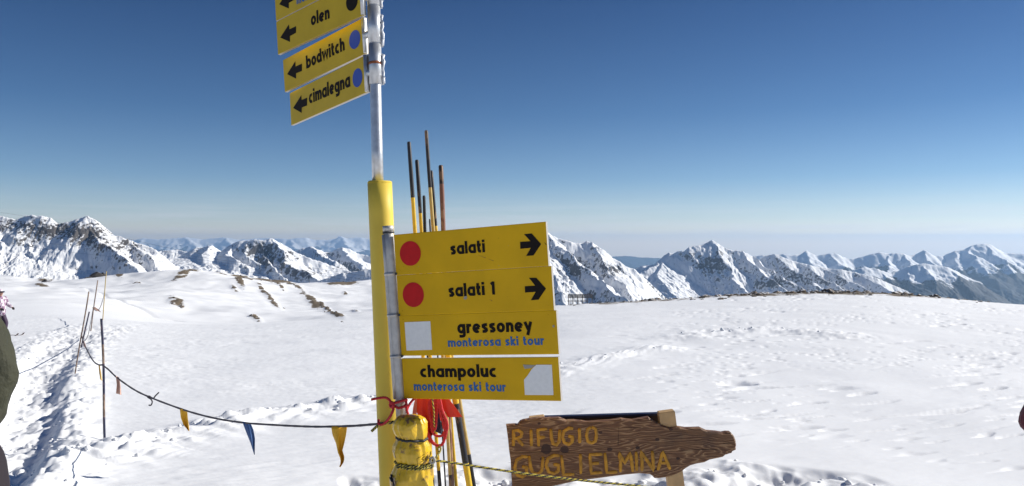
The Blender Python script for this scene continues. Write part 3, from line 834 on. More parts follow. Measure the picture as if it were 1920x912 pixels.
# yellow sleeve
def line_pts(a, b, n): return [a.lerp(b, k / n) for k in range(n + 1)]
p_top = W(712, 342, 4.17); p_bot = W(741, 1050, 4.08)
mb = MB()
mb.tube([p_top + (p_bot - p_top).normalized() * -.0] + line_pts(p_top, p_bot, 12)[1:], .0635, 40)
mb.build("post_sleeve", M_POST, SP, True)
mb = MB(); mb.tube([p_top + Vector((0, 0, .006)), p_top - Vector((0, 0, .004))], [.058, .0645], 40)
mb.build("sleeve_cap", M_POST, SP, True)
# steel pole
s0 = W(694.5, -260, 4.36); s1 = W(708.5, 345, 4.17)
steel = MB(); steel.tube(line_pts(s0, s1, 10), .0295, 32)
steel.build("steel_pole", M_STEEL, SP, True)
ax = (s1 - s0).normalized()
def on_pole(py):
    f_ = (py + 260) / 605.0
    return s0.lerp(s1, f_)
for a, b in ((-120, -48), (-46, 18), (20, 89), (91, 165)):
    c = MB(); c.tube([on_pole(a), on_pole(b)], .0345, 32)
    c.build("clamp_collar", M_STEEL, SP, True)
rng = random.Random(5)
for a, b in ((-118, -50), (-44, 24), (32, 96), (106, 166)):
    c = MB()
    pm = (on_pole(a) + on_pole(b)) / 2 + Vector((.037, .004, 0))
    Mx = ax.to_track_quat('Z', 'Y').to_matrix()
    c.box(pm, .018, .005, (on_pole(a) - on_pole(b)).length * .96, Mx)
    o = c.build("clamp_flange", M_STEEL, SP)
    for f_ in (.25, .75):
        q = on_pole(a).lerp(on_pole(b), f_) + Vector((.046, 0, 0)); d = MB()
        d.tube([q + Vector((0, -.014, 0)), q + Vector((0, .016, 0))], .0055, 6); d.build("bolt", M_STEEL, o)
    ice = MB(); n_ = 9; pts = []; rr = []
    for k in range(n_):
        pts.append(on_pole(a).lerp(on_pole(b), .06 + .88 * k / (n_ - 1)) + Vector((.045 + rng.uniform(-.003, .003), rng.uniform(-.003, .003), 0)))
        rr.append(rng.uniform(.003, .0085))
    ice.tube(pts, rr, 8); ice.build("rime_ice", M_ICE, SP, True)
c = MB(); c.tube([on_pole(124), on_pole(129)], .0352, 32); c.build("rust_stain", M_RUST, SP, True)

# lower tube carrying four boards
t0 = W(727.5, 425, 4.02); t1 = W(753, 790, 3.985)
def on_tube(py): return t0.lerp(t1, (py - 425) / 365.0)
mb = MB(); mb.tube(line_pts(t0, t1, 8), .026, 28); mb.build("clamp_tube", M_ALU, SP, True)
mb = MB(); mb.tube([p + Vector((-.022, -.012, 0)) for p in line_pts(on_tube(441), on_tube(748), 6)], .0105, 12); mb.build("tube_rail", M_ALU, SP, True)
mb = MB(); mb.tube([on_tube(424), on_tube(434)], .0275, 28); mb.build("tube_cap", M_ALU, SP, True)
mb = MB(); mb.tube([on_tube(435), on_tube(438)], .0295, 28); mb.build("dark_ring", M_DARK, SP, True)
for y_ in (515, 592, 669):
    mb = MB(); c_ = on_tube(y_ - 3); d_ = on_tube(y_ + 2.5)
    mb.tube([c_ + Vector((-.004, -.002, 0)), d_ + Vector((-.004, -.002, 0))], .0318, 28)
    mb.build("ring_clamp", M_ALU, SP, True)
    q = on_tube(y_ - 1) + Vector((.028, -.028, 0)); mb = MB(); mb.tube([q, q + Vector((0, .03, 0))], .006, 6); mb.build("bolt", M_DARK, SP)

ML = Rot(-25.09, .163, -3.895); PLN = [Plane(ML, 3.7184 + i * .0012) for i in range(4)]
b1 = board(PLN[0], -.651, .091, .828, SP, "board reading salati, topmost of the lower stack, with a red dot and black arrow", h=.2033)
b2 = board(PLN[1], -.649, -.113, .839, SP, "board reading salati 1, second of the lower stack, with a red dot and black arrow", h=.2026)
b3 = board(PLN[2], -.648, -.316, .848, SP, "board reading gressoney, with a white sticker near the post")
b4 = board(PLN[3], -.647, -.529, .843, SP, "board reading champoluc, lowest of all, with a torn white sticker at its free end")
p = PLN[0]
text(p, "salati", (845, 478), (910, 473.2), 16.4, M_BLACK, b1)
disc(p, (769.4, 475.5), 23.2, M_RED, b1, "red_dot")
polyflat(p, [(975.4, 454), (994.9, 452.6), (982.8, 439.5), (997, 438), (1014.8, 458), (1000.4, 479.4), (986.8, 480.3), (995.5, 465.2), (975.8, 466.9)], M_BLACK, b1, "arrow")
polyflat(p, [(896, 478.6), (911, 483.6), (910.5, 484.4)], M_RUST, b1, "scratch", out=.0006, th=.0003)
polyflat(p, [(913, 485), (926, 489.3), (925.5, 490)], M_RUST, b1, "scratch", out=.0006, th=.0003)
polyflat(p, [(1020, 453.5), (1025, 459), (1023.5, 459.5)], M_BLACK, b1, "scratch", out=.0006, th=.0003)
p = PLN[1]
text(p, "salati 1", (841.6, 557.2), (929, 552.6), 17.0, M_BLACK, b2)
disc(p, (775, 553), 23.3, M_RED, b2, "red_dot")
polyflat(p, [(984.2, 537.2), (1003.6, 536), (992, 521.3), (1005.8, 521.3), (1023.9, 541.5), (1009.8, 562.3), (995.3, 563.4), (1004.7, 547.6), (984.6, 549)], M_BLACK, b2, "arrow")
polyflat(p, [(871, 556), (875.5, 555), (876, 560), (872, 562.5), (869.5, 560)], M_GREY, b2, "tape_scrap", out=.0022)
polyflat(p, [(917, 561), (923.5, 564.4), (922.6, 565.2)], M_RUST, b2, "scratch", out=.0006, th=.0003)
p = PLN[2]
text(p, "gressoney", (858.5, 625.8), (998.5, 621.6), 17.4, M_BLACK, b3)
text(p, "monterosa ski tour", (840.4, 650.8), (1021.3, 647), 11.6, M_BLUE, b3, weight=.14)
polyflat(p, [(758.8, 604.6), (807, 602.5), (810.4, 656), (762.5, 657.7)], M_WHITE, b3, "sticker")
polyflat(p, [(1036, 610.5), (1039.5, 609.5), (1040, 613.5), (1037, 614.5)], M_GREY, b3, "tape_scrap", out=.0018)
p = PLN[3]
text(p, "champoluc", (788.6, 707.6), (932, 707.4), 16.2, M_BLACK, b4)
text(p, "monterosa ski tour", (776.4, 732.6), (949.4, 734.6), 11.8, M_BLUE, b4, weight=.14)
polyflat(p, [(1005.6, 684.2), (1034.8, 684.2), (1037.9, 741), (984.4, 740.8), (982.7, 712.3), (989, 705), (997.3, 692.5)], M_WHITE, b4, "sticker")
polyflat(p, [(980.6, 684), (1004.6, 685), (997, 690.5), (983.8, 691.8)], M_GREY, b4, "sticker_scrap")

for pl_, bd_, n_s, sd_ in ((PLN[0], b1, 7, 1), (PLN[1], b2, 7, 2), (PLN[2], b3, 6, 3), (PLN[3], b4, 6, 4)):      # chips and scuffs
    rs = random.Random(sd_); i_ = PLN.index(pl_); zt = (.091, -.113, -.316, -.529)[i_]
    for _ in range(n_s):
        x_ = rs.uniform(-.63, .17); z_ = zt - rs.uniform(.008, .192); l_ = rs.uniform(.002, .012); a_ = rs.uniform(-.9, .3)
        polyflat(pl_, [(x_, z_), (x_ + l_ * math.cos(a_), z_ + l_ * math.sin(a_)), (x_ + l_ * .6 * math.cos(a_), z_ + l_ * .6 * math.sin(a_) - .0012)], rs.choice([M_BLACK, M_GREY, M_RUST]), bd_, "scratch", out=.0006, th=.0003, image=False)
    for dx_ in (.012, .80):
        for dz_ in (.02, .18):
            q_ = pl_.pt(-.649 + dx_ + .01, zt - dz_, 0); mb = MB(); mb.tube([q_, q_ + pl_.n * .0018], [.0035, .0028], 8); mb.build("rivet", M_SIGN, bd_, True)
# upper boards
UPP = [(-41.3, -.1, -5.73, 3.532, -1.745, 1.721, .821, "top of the upper stack, cut off by the picture edge"),
       (-41.318, -.097, -5.731, 3.5321, -1.745, 1.515, .821, None),
       (-43.59, -.093, -6.843, 3.5474, -1.797, 1.353, .838, None),
       (-48.47, .429, -4.977, 3.3726, -1.973, 1.105, .898, None)]
UP = [Plane(Rot(*u[:3]), u[3]) for u in UPP]
names = ["board with a blue ski tour line, topmost of the upper stack", "board reading olen, with a black dot and black arrow", "board reading bodwitch, with a blue dot and black arrow", "board reading cimalegna, lowest of the upper stack, with a blue dot"]
UB = [board(UP[i], UPP[i][4], UPP[i][5], UPP[i][6], SP, names[i], M_SIGN2) for i in range(4)]
def shift(l, dx, dy): return [(a + dx, b + dy) for a, b in l]
A_OL = [(525.8, 71), (542, 46), (543, 55.3), (555.3, 49.5), (555.3, 61.8), (543.7, 68.4), (544, 79)]
polyflat(UP[0], shift(A_OL, -2, -62.5), M_BLACK, UB[0], "arrow")
text(UP[0], "monterosa ski tour", (556.6, 8.8), (668, -38), 12, M_BLUE, UB[0], weight=.14)
text(UP[1], "olen", (583.6, 49.2), (618.6, 34.6), 17.5, M_BLACK, UB[1])
disc(UP[1], (660, 3), 17.6, M_BLACK, UB[1], "black_dot")
polyflat(UP[1], A_OL, M_BLACK, UB[1], "arrow")
text(UP[2], "bodwitch", (575, 129.5), (647, 94.2), 17.5, M_BLACK, UB[2])
disc(UP[2], (665.3, 74.5), 17.6, M_DOTB, UB[2], "blue_dot")
polyflat(UP[2], [(538.7, 139.5), (554, 115), (554.5, 125), (566.3, 119.7), (566.3, 133.4), (555.3, 138), (555.5, 148)], M_BLACK, UB[2], "arrow")
text(UP[3], "cimalegna", (580, 195.4), (657.2, 162.4), 18, M_BLACK, UB[3])
disc(UP[3], (670.5, 146.3), 17.6, M_DOTB, UB[3], "blue_dot")
polyflat(UP[3], [(550, 203), (565, 179), (565.8, 188), (576.3, 183.4), (575.8, 198), (566.3, 202), (565.8, 212)], M_BLACK, UB[3], "arrow")
for i in range(4):                                    # bare end channel next to the pole
    u = UPP[i]; q0 = UP[i].pt(u[4] + u[6], u[5] - .002, .004); q1 = UP[i].pt(u[4] + u[6], u[5] - .198, .004)
    mb = MB(); mb.tube([q0, q1], .011, 10); mb.build("end_channel", M_STEEL, SP, True)
    qa = UP[i].pt(u[4] + u[6], u[5] - .1, .0)
    mb = MB(); pc = s0.lerp(s1, max(0, min(1, (EYE and (s0.z - qa.z) / (s0.z - s1.z)))))
    mb.tube([qa, pc], .02, 8); mb.build("bracket_arm", M_STEEL, SP, True)

# ------------------------------------------------------------------ marker poles stored behind the boards
def marker_pole(top, bot, Y, wpx, bands, label, Yb=None, wob=0.0, seed=0):
    """top/bot in the picture; bands = [(picture row where it ends, material)]"""
    a = W(*top, Y); b = W(*bot, Yb or Y)
    gzv = gz(b.x, b.y)
    b2 = a + (b - a) * ((a.z - gzv + .12) / (a.z - b.z)) if abs(a.z - b.z) > 1e-3 else b
    rr = wpx / 2 / F * Y; rg = random.Random(seed)
    mats = []; cuts = []
    for y_, m_ in bands:
        cuts.append((y_ - top[1]) / (bot[1] - top[1]) * (b - a).length); mats.append(m_)
    L = (b2 - a).length; d = (b2 - a).normalized()
    ts = sorted(set([0, .008] + [min(c, L) for c in cuts] + [L * k / 14 for k in range(15)] ))
    pts = []; rad = []
    for t in ts:
        o_ = Vector((math.sin(t * 3.1 + seed), math.cos(t * 2.3 + seed), 0)) * wob
        pts.append(a + d * t + o_); rad.append(rr * (.72 if t == 0 else 1 + rg.uniform(-.05, .05)))
    def mf(i, k):
        tm = (ts[i] + ts[i + 1]) / 2
        for j, c in enumerate(cuts):
            if tm < c: return j
        return len(cuts) - 1
    base = Vector((b2.x, b2.y, gzv))
    mb = MB(); mb.tube(pts, rad, 12, mfun=mf)
    o = mb.build("marker_pole", mats, None, True, loc=base)
    return tag(o, label, "pole", "marker poles stored behind the signpost")
marker_pole((766, 266), (811, 912), 4.32, 7.5, [(371, M_PK), (900, M_PY), (1200, M_PK)], "black-topped yellow pole standing nearest the yellow post, leftmost of the bundle", seed=1, wob=.002)
marker_pole((781, 300), (824, 912), 4.38, 7, [(400, M_PK), (882, M_PY), (1200, M_PK)], "second pole from the left in the bundle, with chipped black paint over yellow", seed=2, wob=.002)
marker_pole((795, 367), (801, 600), 4.44, 6, [(1200, M_PK)], "short all-black pole just above the salati board between yellow ones", seed=3)
marker_pole((800, 245), (846, 912), 4.36, 7, [(300, M_PKB), (352, M_PK), (890, M_PT), (1200, M_PKB)], "tallest pole of the bundle, worn brown-black tip above a yellow shaft", seed=4, wob=.003)
marker_pole((808.5, 320), (834, 640), 4.46, 6.5, [(424, M_PK), (1200, M_PY)], "chipped black pole leaning close behind the tallest one", seed=5)
marker_pole((805.5, 411), (812, 520), 4.5, 3, [(1200, M_PK)], "thin black stub barely showing above the salati board", seed=6)
marker_pole((825.5, 310), (842, 760), 4.42, 9, [(345, M_PKB), (1200, M_PR)], "thick rusty brown wooden pole, rightmost above the salati board", seed=7, wob=.004)
marker_pole((812, 490), (880, 912), 4.12, 12, [(757, M_PY), (869, M_PK), (1200, M_PY)], "thick black and yellow pole slanting out below the champoluc board", seed=8)
marker_pole((818, 500), (889, 912), 4.2, 8, [(852, M_PT), (1200, M_PK)], "pale yellow pole with black foot slanting beside the thick black one", seed=9)

# ------------------------------------------------------------------ red sling, coil and cloths
def rope(name, pts, r, mats, label=None, cat=None, parent=None, n=8, sub=8, group=None, braid=False, rigid=False):
    P = spline(pts, sub) if not rigid else [Vector(p) for p in pts]
    if braid:
        L = 0; Q = [P[0]]
        step = r * 1.3
        for a, b in zip(P[:-1], P[1:]):
            k = max(1, int((b - a).length / step))
            for j in range(1, k + 1): Q.append(a.lerp(b, j / k))
        P = Q
    mb = MB()
    mf = (lambda i, k: 1 if ((i // 1 + k) % 4 in (0, 1)) else 0) if braid else None
    rr = [r * (1 + (.10 * math.sin(i * 2.1) if not braid else (.10 if i % 2 else -.06))) for i in range(len(P))]
    mb.tube(P, rr, n, mfun=mf)
    o = mb.build(name, mats, parent, True)
    if label: tag(o, label, cat, group)
    return o
def z7(l, Y):      # picture coordinates taken from an enlarged view of the knot region
    return [W(680 + a / 5.01, 730 + b / 5.01, Y if len(q) < 3 else q[2]) for q in l for a, b in [q[:2]]]
SL = empty("red_sling", W(745, 765, 3.93))
tag(SL, "red cord sling knotted around the metal tube just under the boards", "cord")
for l in ([(82, 98, 3.9), (150, 84, 3.92), (215, 80, 3.93), (252, 104, 3.93), (272, 140, 3.93), (300, 158, 3.93), (340, 176, 3.925), (400, 158, 3.93), (412, 140, 3.99), (400, 135, 4.03)],
          [(262, 138, 3.99), (268, 130, 3.94), (300, 128, 3.92), (350, 116, 3.92), (402, 98, 3.94), (412, 104, 4.02)],
          [(262, 168, 3.98), (290, 178, 3.92), (262, 250, 3.92), (218, 308, 3.95), (178, 332, 3.96), (150, 322, 3.97), (150, 292, 4.0)],
          [(404, 96, 3.95), (412, 150, 3.94), (414, 196, 3.95), (430, 160, 3.96), (462, 112, 3.97), (498, 80, 3.97)],
          [(258, 120, 3.93), (288, 150, 3.91), (276, 172, 3.92), (256, 150, 3.93), (272, 124, 3.92), (300, 140, 3.91)],
          [(405, 150, 3.95), (418, 210, 3.95), (432, 250, 3.95)]):
    rope("cord_strand", z7(l, 3.93), .0066, M_REDR, parent=SL)
CO = empty("red_rope_coil", W(823, 800, 4.03))
tag(CO, "coil of red rope hanging in loops below the champoluc board", "rope")
for l in ([(690, 40), (740, 180), (786, 300), (790, 370), (776, 450), (750, 510), (718, 538), (672, 512), (640, 470), (612, 410)],
          [(700, 40), (745, 200), (775, 300), (768, 400), (742, 436), (700, 440), (664, 414), (648, 350), (660, 250), (672, 140), (678, 40)],
          [(640, 40), (622, 160), (634, 260), (655, 330), (676, 380), (690, 300), (700, 180), (700, 60)],
          [(716, 40), (735, 140), (756, 230), (790, 300), (795, 376), (770, 380), (752, 300), (722, 200), (706, 90)],
          [(605, 420), (622, 470), (655, 506), (700, 528), (745, 520), (768, 470), (772, 400)]):
    rope("rope_loop", z7(l, 4.02), .0068, M_REDR, parent=CO)
def cloth(name, outline, Y, material, label, cat, group=None, fold=.012, parent=None, ax=None, n=9, seed=0, th=.0016):
    """hanging cloth: rows between a left and a right edge line, folded in depth"""
    Lp, Rp = outline; rows = 14
    def ev(pts, t):
        L = [0]
        for a, b in zip(pts[:-1], pts[1:]): L.append(L[-1] + math.hypot(b[0] - a[0], b[1] - a[1]))
        d = t * L[-1]
        for i in range(len(pts) - 1):
            if d <= L[i + 1] or i == len(pts) - 2:
                f_ = (d - L[i]) / max(1e-6, L[i + 1] - L[i]); return [pts[i][k] + (pts[i + 1][k] - pts[i][k]) * f_ for k in (0, 1)]
    vs = []; fs = []
    for i in range(rows + 1):
        t = i / rows; a = ev(Lp, t); b = ev(Rp, t)
        for j in range(n + 1):
            u = j / n; x = a[0] + (b[0] - a[0]) * u; y = a[1] + (b[1] - a[1]) * u
            dy = fold * (math.sin(u * 7 + seed + t * 2.2) * (.25 + t)) * min(1, abs(b[0] - a[0]) / 14 + .3)
            vs.append(W(x, y, Y + dy))
    m = n + 1
    for i in range(rows):
        for j in range(n): fs.append((i * m + j, (i + 1) * m + j, (i + 1) * m + j + 1, i * m + j + 1))
    K = len(vs); nrm = Vector((0, th, 0))
    vs2 = vs + [v + nrm for v in vs]
    fs2 = fs + [tuple(K + q for q in f)[::-1] for f in fs]
    edge = [j for j in range(m)] + [i * m + n for i in range(1, rows + 1)] + [rows * m + j for j in range(n - 1, -1, -1)] + [i * m for i in range(rows - 1, 0, -1)]
    for q in range(len(edge)):
        a, b = edge[q], edge[(q + 1) % len(edge)]; fs2.append((a, b, b + K, a + K))
    o = mesh_obj(name, vs2, fs2, material, parent, smooth_=True)
    if label: tag(o, label, cat, group)
    return o
z7p = lambda l: [(680 + a / 5.01, 730 + b / 5.01) for a, b in l]
cloth("red_flag", (z7p([(740, 90), (760, 200), (800, 264)]), z7p([(800, 80), (856, 150), (938, 262)])), 4.06, M_REDF, "pointed red flag sticking out to the right under the champoluc board", "flag", "red flags under the boards", seed=1, fold=.006)
cloth("red_flag", (z7p([(500, 80), (500, 200), (520, 250), (588, 300), (604, 400), (640, 440)]), z7p([(640, 80), (640, 200), (656, 300), (676, 380), (672, 410), (650, 440)])), 4.08, M_REDF, "crumpled red flag hanging behind the yellow bag, left of the rope coil", "flag", "red flags under the boards", seed=2, fold=.018)
cloth("red_flag", (z7p([(600, 80), (628, 220), (650, 300)]), z7p([(760, 80), (760, 200), (740, 300)])), 4.13, M_REDF, "red flag bunched up behind the red rope coil", "flag", "red flags under the boards", seed=5, fold=.016)
cloth("navy_flag", (z7p([(690, 200), (682, 320), (684, 400)]), z7p([(712, 200), (740, 340), (742, 425)])), 4.05, M_NAVY, "small dark blue flag caught inside the red rope loops", "flag", seed=3, fold=.006)
cloth("faded_red_flag", (z7p([(492, 90), (474, 170), (466, 240)]), z7p([(510, 90), (506, 180), (508, 248)])), 4.07, mat("flag_pale_red", (.55, .16, .13), rough=.7), "narrow faded pink-red flag tip beside the yellow bag", "flag", seed=4, fold=.004)

# ------------------------------------------------------------------ yellow kit bag
mbag = bpy.data.materials.new("bag_yellow"); mbag.use_nodes = True
n = mbag.node_tree; b = n.nodes["Principled BSDF"]
tc = n.nodes.new("ShaderNodeTexCoord")
nz = noise_node(n, tc.outputs["Object"], 8.5, 5, .62, .2)
mr = n.nodes.new("ShaderNodeMapRange"); mr.inputs[1].default_value = .535; mr.inputs[2].default_value = .60
n.links.new(nz, mr.inputs[0])
nz2 = noise_node(n, tc.outputs["Object"], 34, 5, .6)
cy = mix_col(n, nz2, (.70, .42, .012), (.78, .50, .02))
n.links.new(mix_col(n, mr.outputs[0], cy, (.20, .10, .045)), b.inputs["Base Color"])
b.inputs["Roughness"].default_value = .28; b.inputs["Coat Weight"].default_value = .25
bmp = n.nodes.new("ShaderNodeBump"); bmp.inputs["Strength"].default_value = .5; bmp.inputs["Distance"].default_value = .008
n.links.new(noise_node(n, tc.outputs["Object"], 22, 3, .5, .8), bmp.inputs["Height"]); n.links.new(bmp.outputs[0], b.inputs["Normal"])
# rows: picture row, left edge, right edge
BAGR = [(778, 762, 770), (780, 750, 788), (784, 743, 795), (792, 738, 799), (802, 737, 800), (812, 740, 800), (818, 744, 799), (822, 746, 798), (827, 744, 800), (836, 739, 804), (846, 737, 806), (856, 739, 807),
        (863, 743, 808), (868, 745, 808), (874, 742, 809), (884, 737, 810), (894, 733, 811), (906, 733, 812), (925, 734, 813), (950, 737, 812), (972, 742, 808), (985, 752, 798), (990, 765, 785)]
YB_ = 3.865
def bagpt(i_, an, off=0.0):
    i0 = max(0, min(len(BAGR) - 2, int(i_))); f_ = i_ - i0
    y_, l_, r_ = [BAGR[i0][k] + (BAGR[i0 + 1][k] - BAGR[i0][k]) * f_ for k in range(3)]
    c_ = W((l_ + r_) / 2, y_, YB_); ra = (r_ - l_) / 2 / F * YB_
    zz = c_.z
    wr_ = .05 * math.sin(an * 9 + zz * 18) + .05 * math.sin(an * 5 - zz * 31 + 1.7) + .03 * math.sin(an * 17 + zz * 9)
    wr_ += .09 * mnoise.noise(Vector((math.cos(an) * 2.4, math.sin(an) * 2.4, zz * 11)))
    cin = math.exp(-((y_ - 822) / 9) ** 2) + math.exp(-((y_ - 868) / 8) ** 2) + (1.3 if y_ < 792 else 0)
    wr_ += cin * .05 * math.sin(an * 14 + 1.3 * math.sin(an * 3))
    rr_ = ra * (1 + wr_ * .7) + off
    return Vector((c_.x + rr_ * math.cos(an), c_.y + rr_ * .86 * math.sin(an), zz))
NB, NA = 110, 72
vs = [bagpt(i * (len(BAGR) - 1.001) / NB, 2 * math.pi * k / NA) for i in range(NB + 1) for k in range(NA)]
fs = [(i * NA + k, i * NA + (k + 1) % NA, (i + 1) * NA + (k + 1) % NA, (i + 1) * NA + k) for i in range(NB) for k in range(NA)]
fs += [tuple(range(NA))[::-1], tuple(NB * NA + k for k in range(NA))]
fs = [f[::-1] for f in fs]
BG = empty("kit_bag", W(772, 990, YB_))
tag(BG, "mud-stained yellow kit bag strapped upright to the foot of the signpost", "bag")
mesh_obj("bag_body", vs, fs, mbag, BG, smooth_=True)
def rowidx(y_):
    for i in range(len(BAGR) - 1):
        if BAGR[i][0] <= y_ <= BAGR[i + 1][0]: return i + (y_ - BAGR[i][0]) / (BAGR[i + 1][0] - BAGR[i][0])
    return len(BAGR) - 1.01
mb = MB(); st = []
for k in range(61):
    an = 2 * math.pi * k / 60; st.append(bagpt(rowidx(822 + 1.5 * math.cos(an)), an, .002))
mb.tube(st, .0062, 8, caps=False); mb.build("draw_strap", M_DARK, BG, True)
# printed box with lettering on the side of the bag
def bagflat(lines, wd, name):
    mb = MB()
    for l in lines:
        P = []
        for a, b in zip(l[:-1], l[1:]):
            for k in range(5): P.append((a[0] + (b[0] - a[0]) * k / 5, a[1] + (b[1] - a[1]) * k / 5))
        P.append(l[-1])
        Q = []
        for px_, py_ in P:
            i_ = rowidx(py_); i0 = int(i_); f_ = i_ - i0
            l_, r_ = [BAGR[i0][k] + (BAGR[i0 + 1][k] - BAGR[i0][k]) * f_ for k in (1, 2)]
            u = max(-.99, min(.99, (px_ - (l_ + r_) / 2) / ((r_ - l_) / 2)))
            Q.append(bagpt(i_, -math.acos(u), .0012))
        mb.tube(Q, wd, 5)
    return mb.build(name, M_BLACK, BG)
zb = lambda l: [(700 + a / 8.94, 810 + b / 8.94) for a, b in l]
bagflat([zb([(950, 308), (755, 378), (770, 478)])], .0009, "printed_frame")
bagflat([zb([(885, 376), (850, 388), (834, 408), (872, 412), (866, 434), (820, 444)]), zb([(908, 372), (896, 440)]), zb([(928, 362), (914, 436)])], .0016, "printed_letters")
# black edging where the bag is laced
rope("lacing", [W(731, 896, 3.82), W(735, 903, 3.80), (W(733, 890, 3.84)), W(738, 908, 3.79), W(741, 925, 3.79), W(742, 950, 3.80)], .004, M_DARK, parent=BG)

# ------------------------------------------------------------------ cords
BC = empty("striped_cord", W(808, 866, 3.8))
tag(BC, "yellow and black cord from the kit bag across the wooden sign", "cord")
ring = []
for k in range(33):
    an = -math.pi * 1.02 + (math.pi * 1.05) * k / 32
    ring.append(bagpt(rowidx(867 + 1.2 * math.cos(an)), an, .005))
rope("cord_wrap", ring, .0062, [M_ROPEK, M_ROPEY], parent=BC, sub=2, braid=True)
rope("cord_wrap", [q + Vector((0, .002, -.013)) for q in ring[4:]], .006, [M_ROPEK, M_ROPEY], parent=BC, sub=2, braid=True)
e0 = ring[-1]
rope("cord_span", [e0, W(812, 864, 3.80), W(840, 867, 3.83), W(900, 876, 3.88), W(960, 885, 3.93), (W(1020, 893, 3.98)), W(1080, 900, 4.03), W(1140, 906, 4.08), W(1200, 912, 4.13), W(1330, 925, 4.24), W(1450, 940, 4.34)], .0056, [M_ROPEK, M_ROPEY], parent=BC, braid=True)
rope("cord_tail", [W(811, 863, 3.80), W(818, 857, 3.81), W(824, 849, 3.84), W(826.5, 842, 3.86), W(824, 838, 3.88), W(821, 842, 3.88), W(823, 848, 3.86)], .0046, [M_ROPEK, M_ROPEY], parent=BC, braid=True)
kn = MB(); kn.tube(spline([W(806, 861, 3.79), W(812, 858, 3.775), (W(815, 865, 3.78)), W(809, 869, 3.785), W(806, 863, 3.78)], 5), .006, 8); kn.build("knot", M_GREY, BC, True)
for k_, l in enumerate(([(600, 125), (640, 180), (660, 260), (664, 330), (672, 380)],)):
    rope("cord_tail", [W(680 + a / 5.01, 730 + b / 5.01, 4.0) for a, b in [(652, 60), (660, 150), (670, 230), (668, 300), (676, 360)]], .004, [M_ROPEK, M_ROPEY], parent=BC, braid=True)

# fence line running away to the left
LP = [  # top, foot on the picture, thickness px
    dict(t=(190, 598), b=(197.5, 826), w=4.4, d="blue-banded fence pole nearest the camera, left of the flag rope", bands=[(646, M_PK), (682, 'W'), (740, M_PK), (782, 'W'), (1000, M_PK)]),
    dict(t=(166, 547), b=(139.5, 713), w=2.4, d="thin leaning wooden fence pole with its foot beside the trodden path", bands=[(1000, 'W')]),
    dict(t=(183, 526), b=(170, 622), w=1.9, d="slim fence pole seen between the leaning one and the dark boulder", bands=[(1000, 'W')]),
    dict(t=(199.5, 509), b=(192.5, 600), w=1.6, d="farthest fence pole, straight above the nearest one", bands=[(1000, M_PT)])]
mfb = chipped("pole_blue_black", (0.02, 0.024, 0.06), (0.16, 0.10, 0.12), .56)
M_FW = chipped("fence_wood", (0.15, 0.10, 0.075), (0.30, 0.21, 0.15), .5)
fp = []
for i, q in enumerate(LP):
    h = hit(*q["b"]); Y = h[1]
    a = W(*q["t"], Y); b = Vector(h)
    mb = MB(); r_ = q["w"] / 2 / F * Y
    d = (b - a); ts = [k / 12 for k in range(13)]
    ms = [M_FW if m_ == 'W' else mfb if i == 0 and m_ is M_PK else m_ for _, m_ in q["bands"]]
    cuts = [(y_ - q["t"][1]) / (q["b"][1] - q["t"][1]) for y_, _ in q["bands"]]
    ts = sorted(set([k / 12 for k in range(13)] + [c for c in cuts if c < 1] + [1.08]))
    cuts_ = cuts
    def mf(i_, k_):
        tm = (ts[i_] + ts[i_ + 1]) / 2
        for j, c in enumerate(cuts_):
            if tm < c: return j
        return len(cuts_) - 1
    mb.tube([a + d * t + Vector((.006 * math.sin(t * 5 + i), 0, 0)) for t in ts], r_, 10, mfun=mf)
    o = mb.build("fence_pole", ms, None, True, loc=b)
    tag(o, q["d"], "pole", "fence poles beside the path"); fp.append((a, b, Y))
# short stick lashed to the leaning pole
a = W(167.5, 585, fp[1][2] - .04); b = W(152, 652, fp[1][2] - .02)
mb = MB(); mb.tube([a, b], .010, 8)
tag(mb.build("stick", mfb, None, True), "short dark stick lashed to the thin leaning fence pole", "stick")

def rope_line(pxs, Y0, Y1, r, label, name="flag_rope", braid=False):
    n_ = len(pxs); tot = pxs[0][0] - pxs[-1][0]
    pts = []
    for (x, y) in pxs:
        f_ = (pxs[0][0] - x) / tot
        iv = 1 / Y0 + (1 / Y1 - 1 / Y0) * f_          # a straight line in plan
        pts.append(W(x, y, 1 / iv))
    return pts
Yn = fp[0][2]
RL = [(735, 793), (700, 796), (660, 799), (600, 800.5), (560, 799.5), (520, 797.5), (457, 793), (400, 784), (345, 769), (283, 746), (250, 730), (219, 708), (203, 693), (191.5, 684.5)]
pts = rope_line(RL, 3.98, Yn, .0, "")
rope("flag_rope", pts, .0066, [M_CORD], "long sagging grey cord with flags from the yellow post to the nearest fence pole", "rope", sub=6)
def ropeY(x):
    f_ = (RL[0][0] - x) / (RL[0][0] - RL[-1][0]); return 1 / (1 / 3.98 + (1 / Yn - 1 / 3.98) * f_)
rope("flag_rope", [W(191.5, 684.5, Yn), W(184, 684, Yn + .5), W(175, 677, Yn + 1.4), (W(166, 662, Yn + 2.6)), W(158, 645, fp[1][2] - .5), W(154, 632, fp[1][2])], .007, [M_CORD], "short sagging cord between the nearest fence pole and the leaning one", "rope")
rope("flag_rope", [W(154, 632, fp[1][2]), W(158, 640, fp[1][2] + 3), (W(166, 625, fp[2][2] - 4)), W(174.5, 579, fp[2][2])], .008, [M_CORD], "thin far cord between the leaning pole and the slim one behind it", "rope")
rope("flag_rope", [W(174.5, 579, fp[2][2]), W(182, 583, fp[2][2] + 3), (W(189, 574, fp[2][2] + 6)), W(195.5, 552, fp[3][2])], .012, [M_CORD], "far thin cord joining the two farthest fence poles", "rope")
GF = "small flags hanging on the rope"
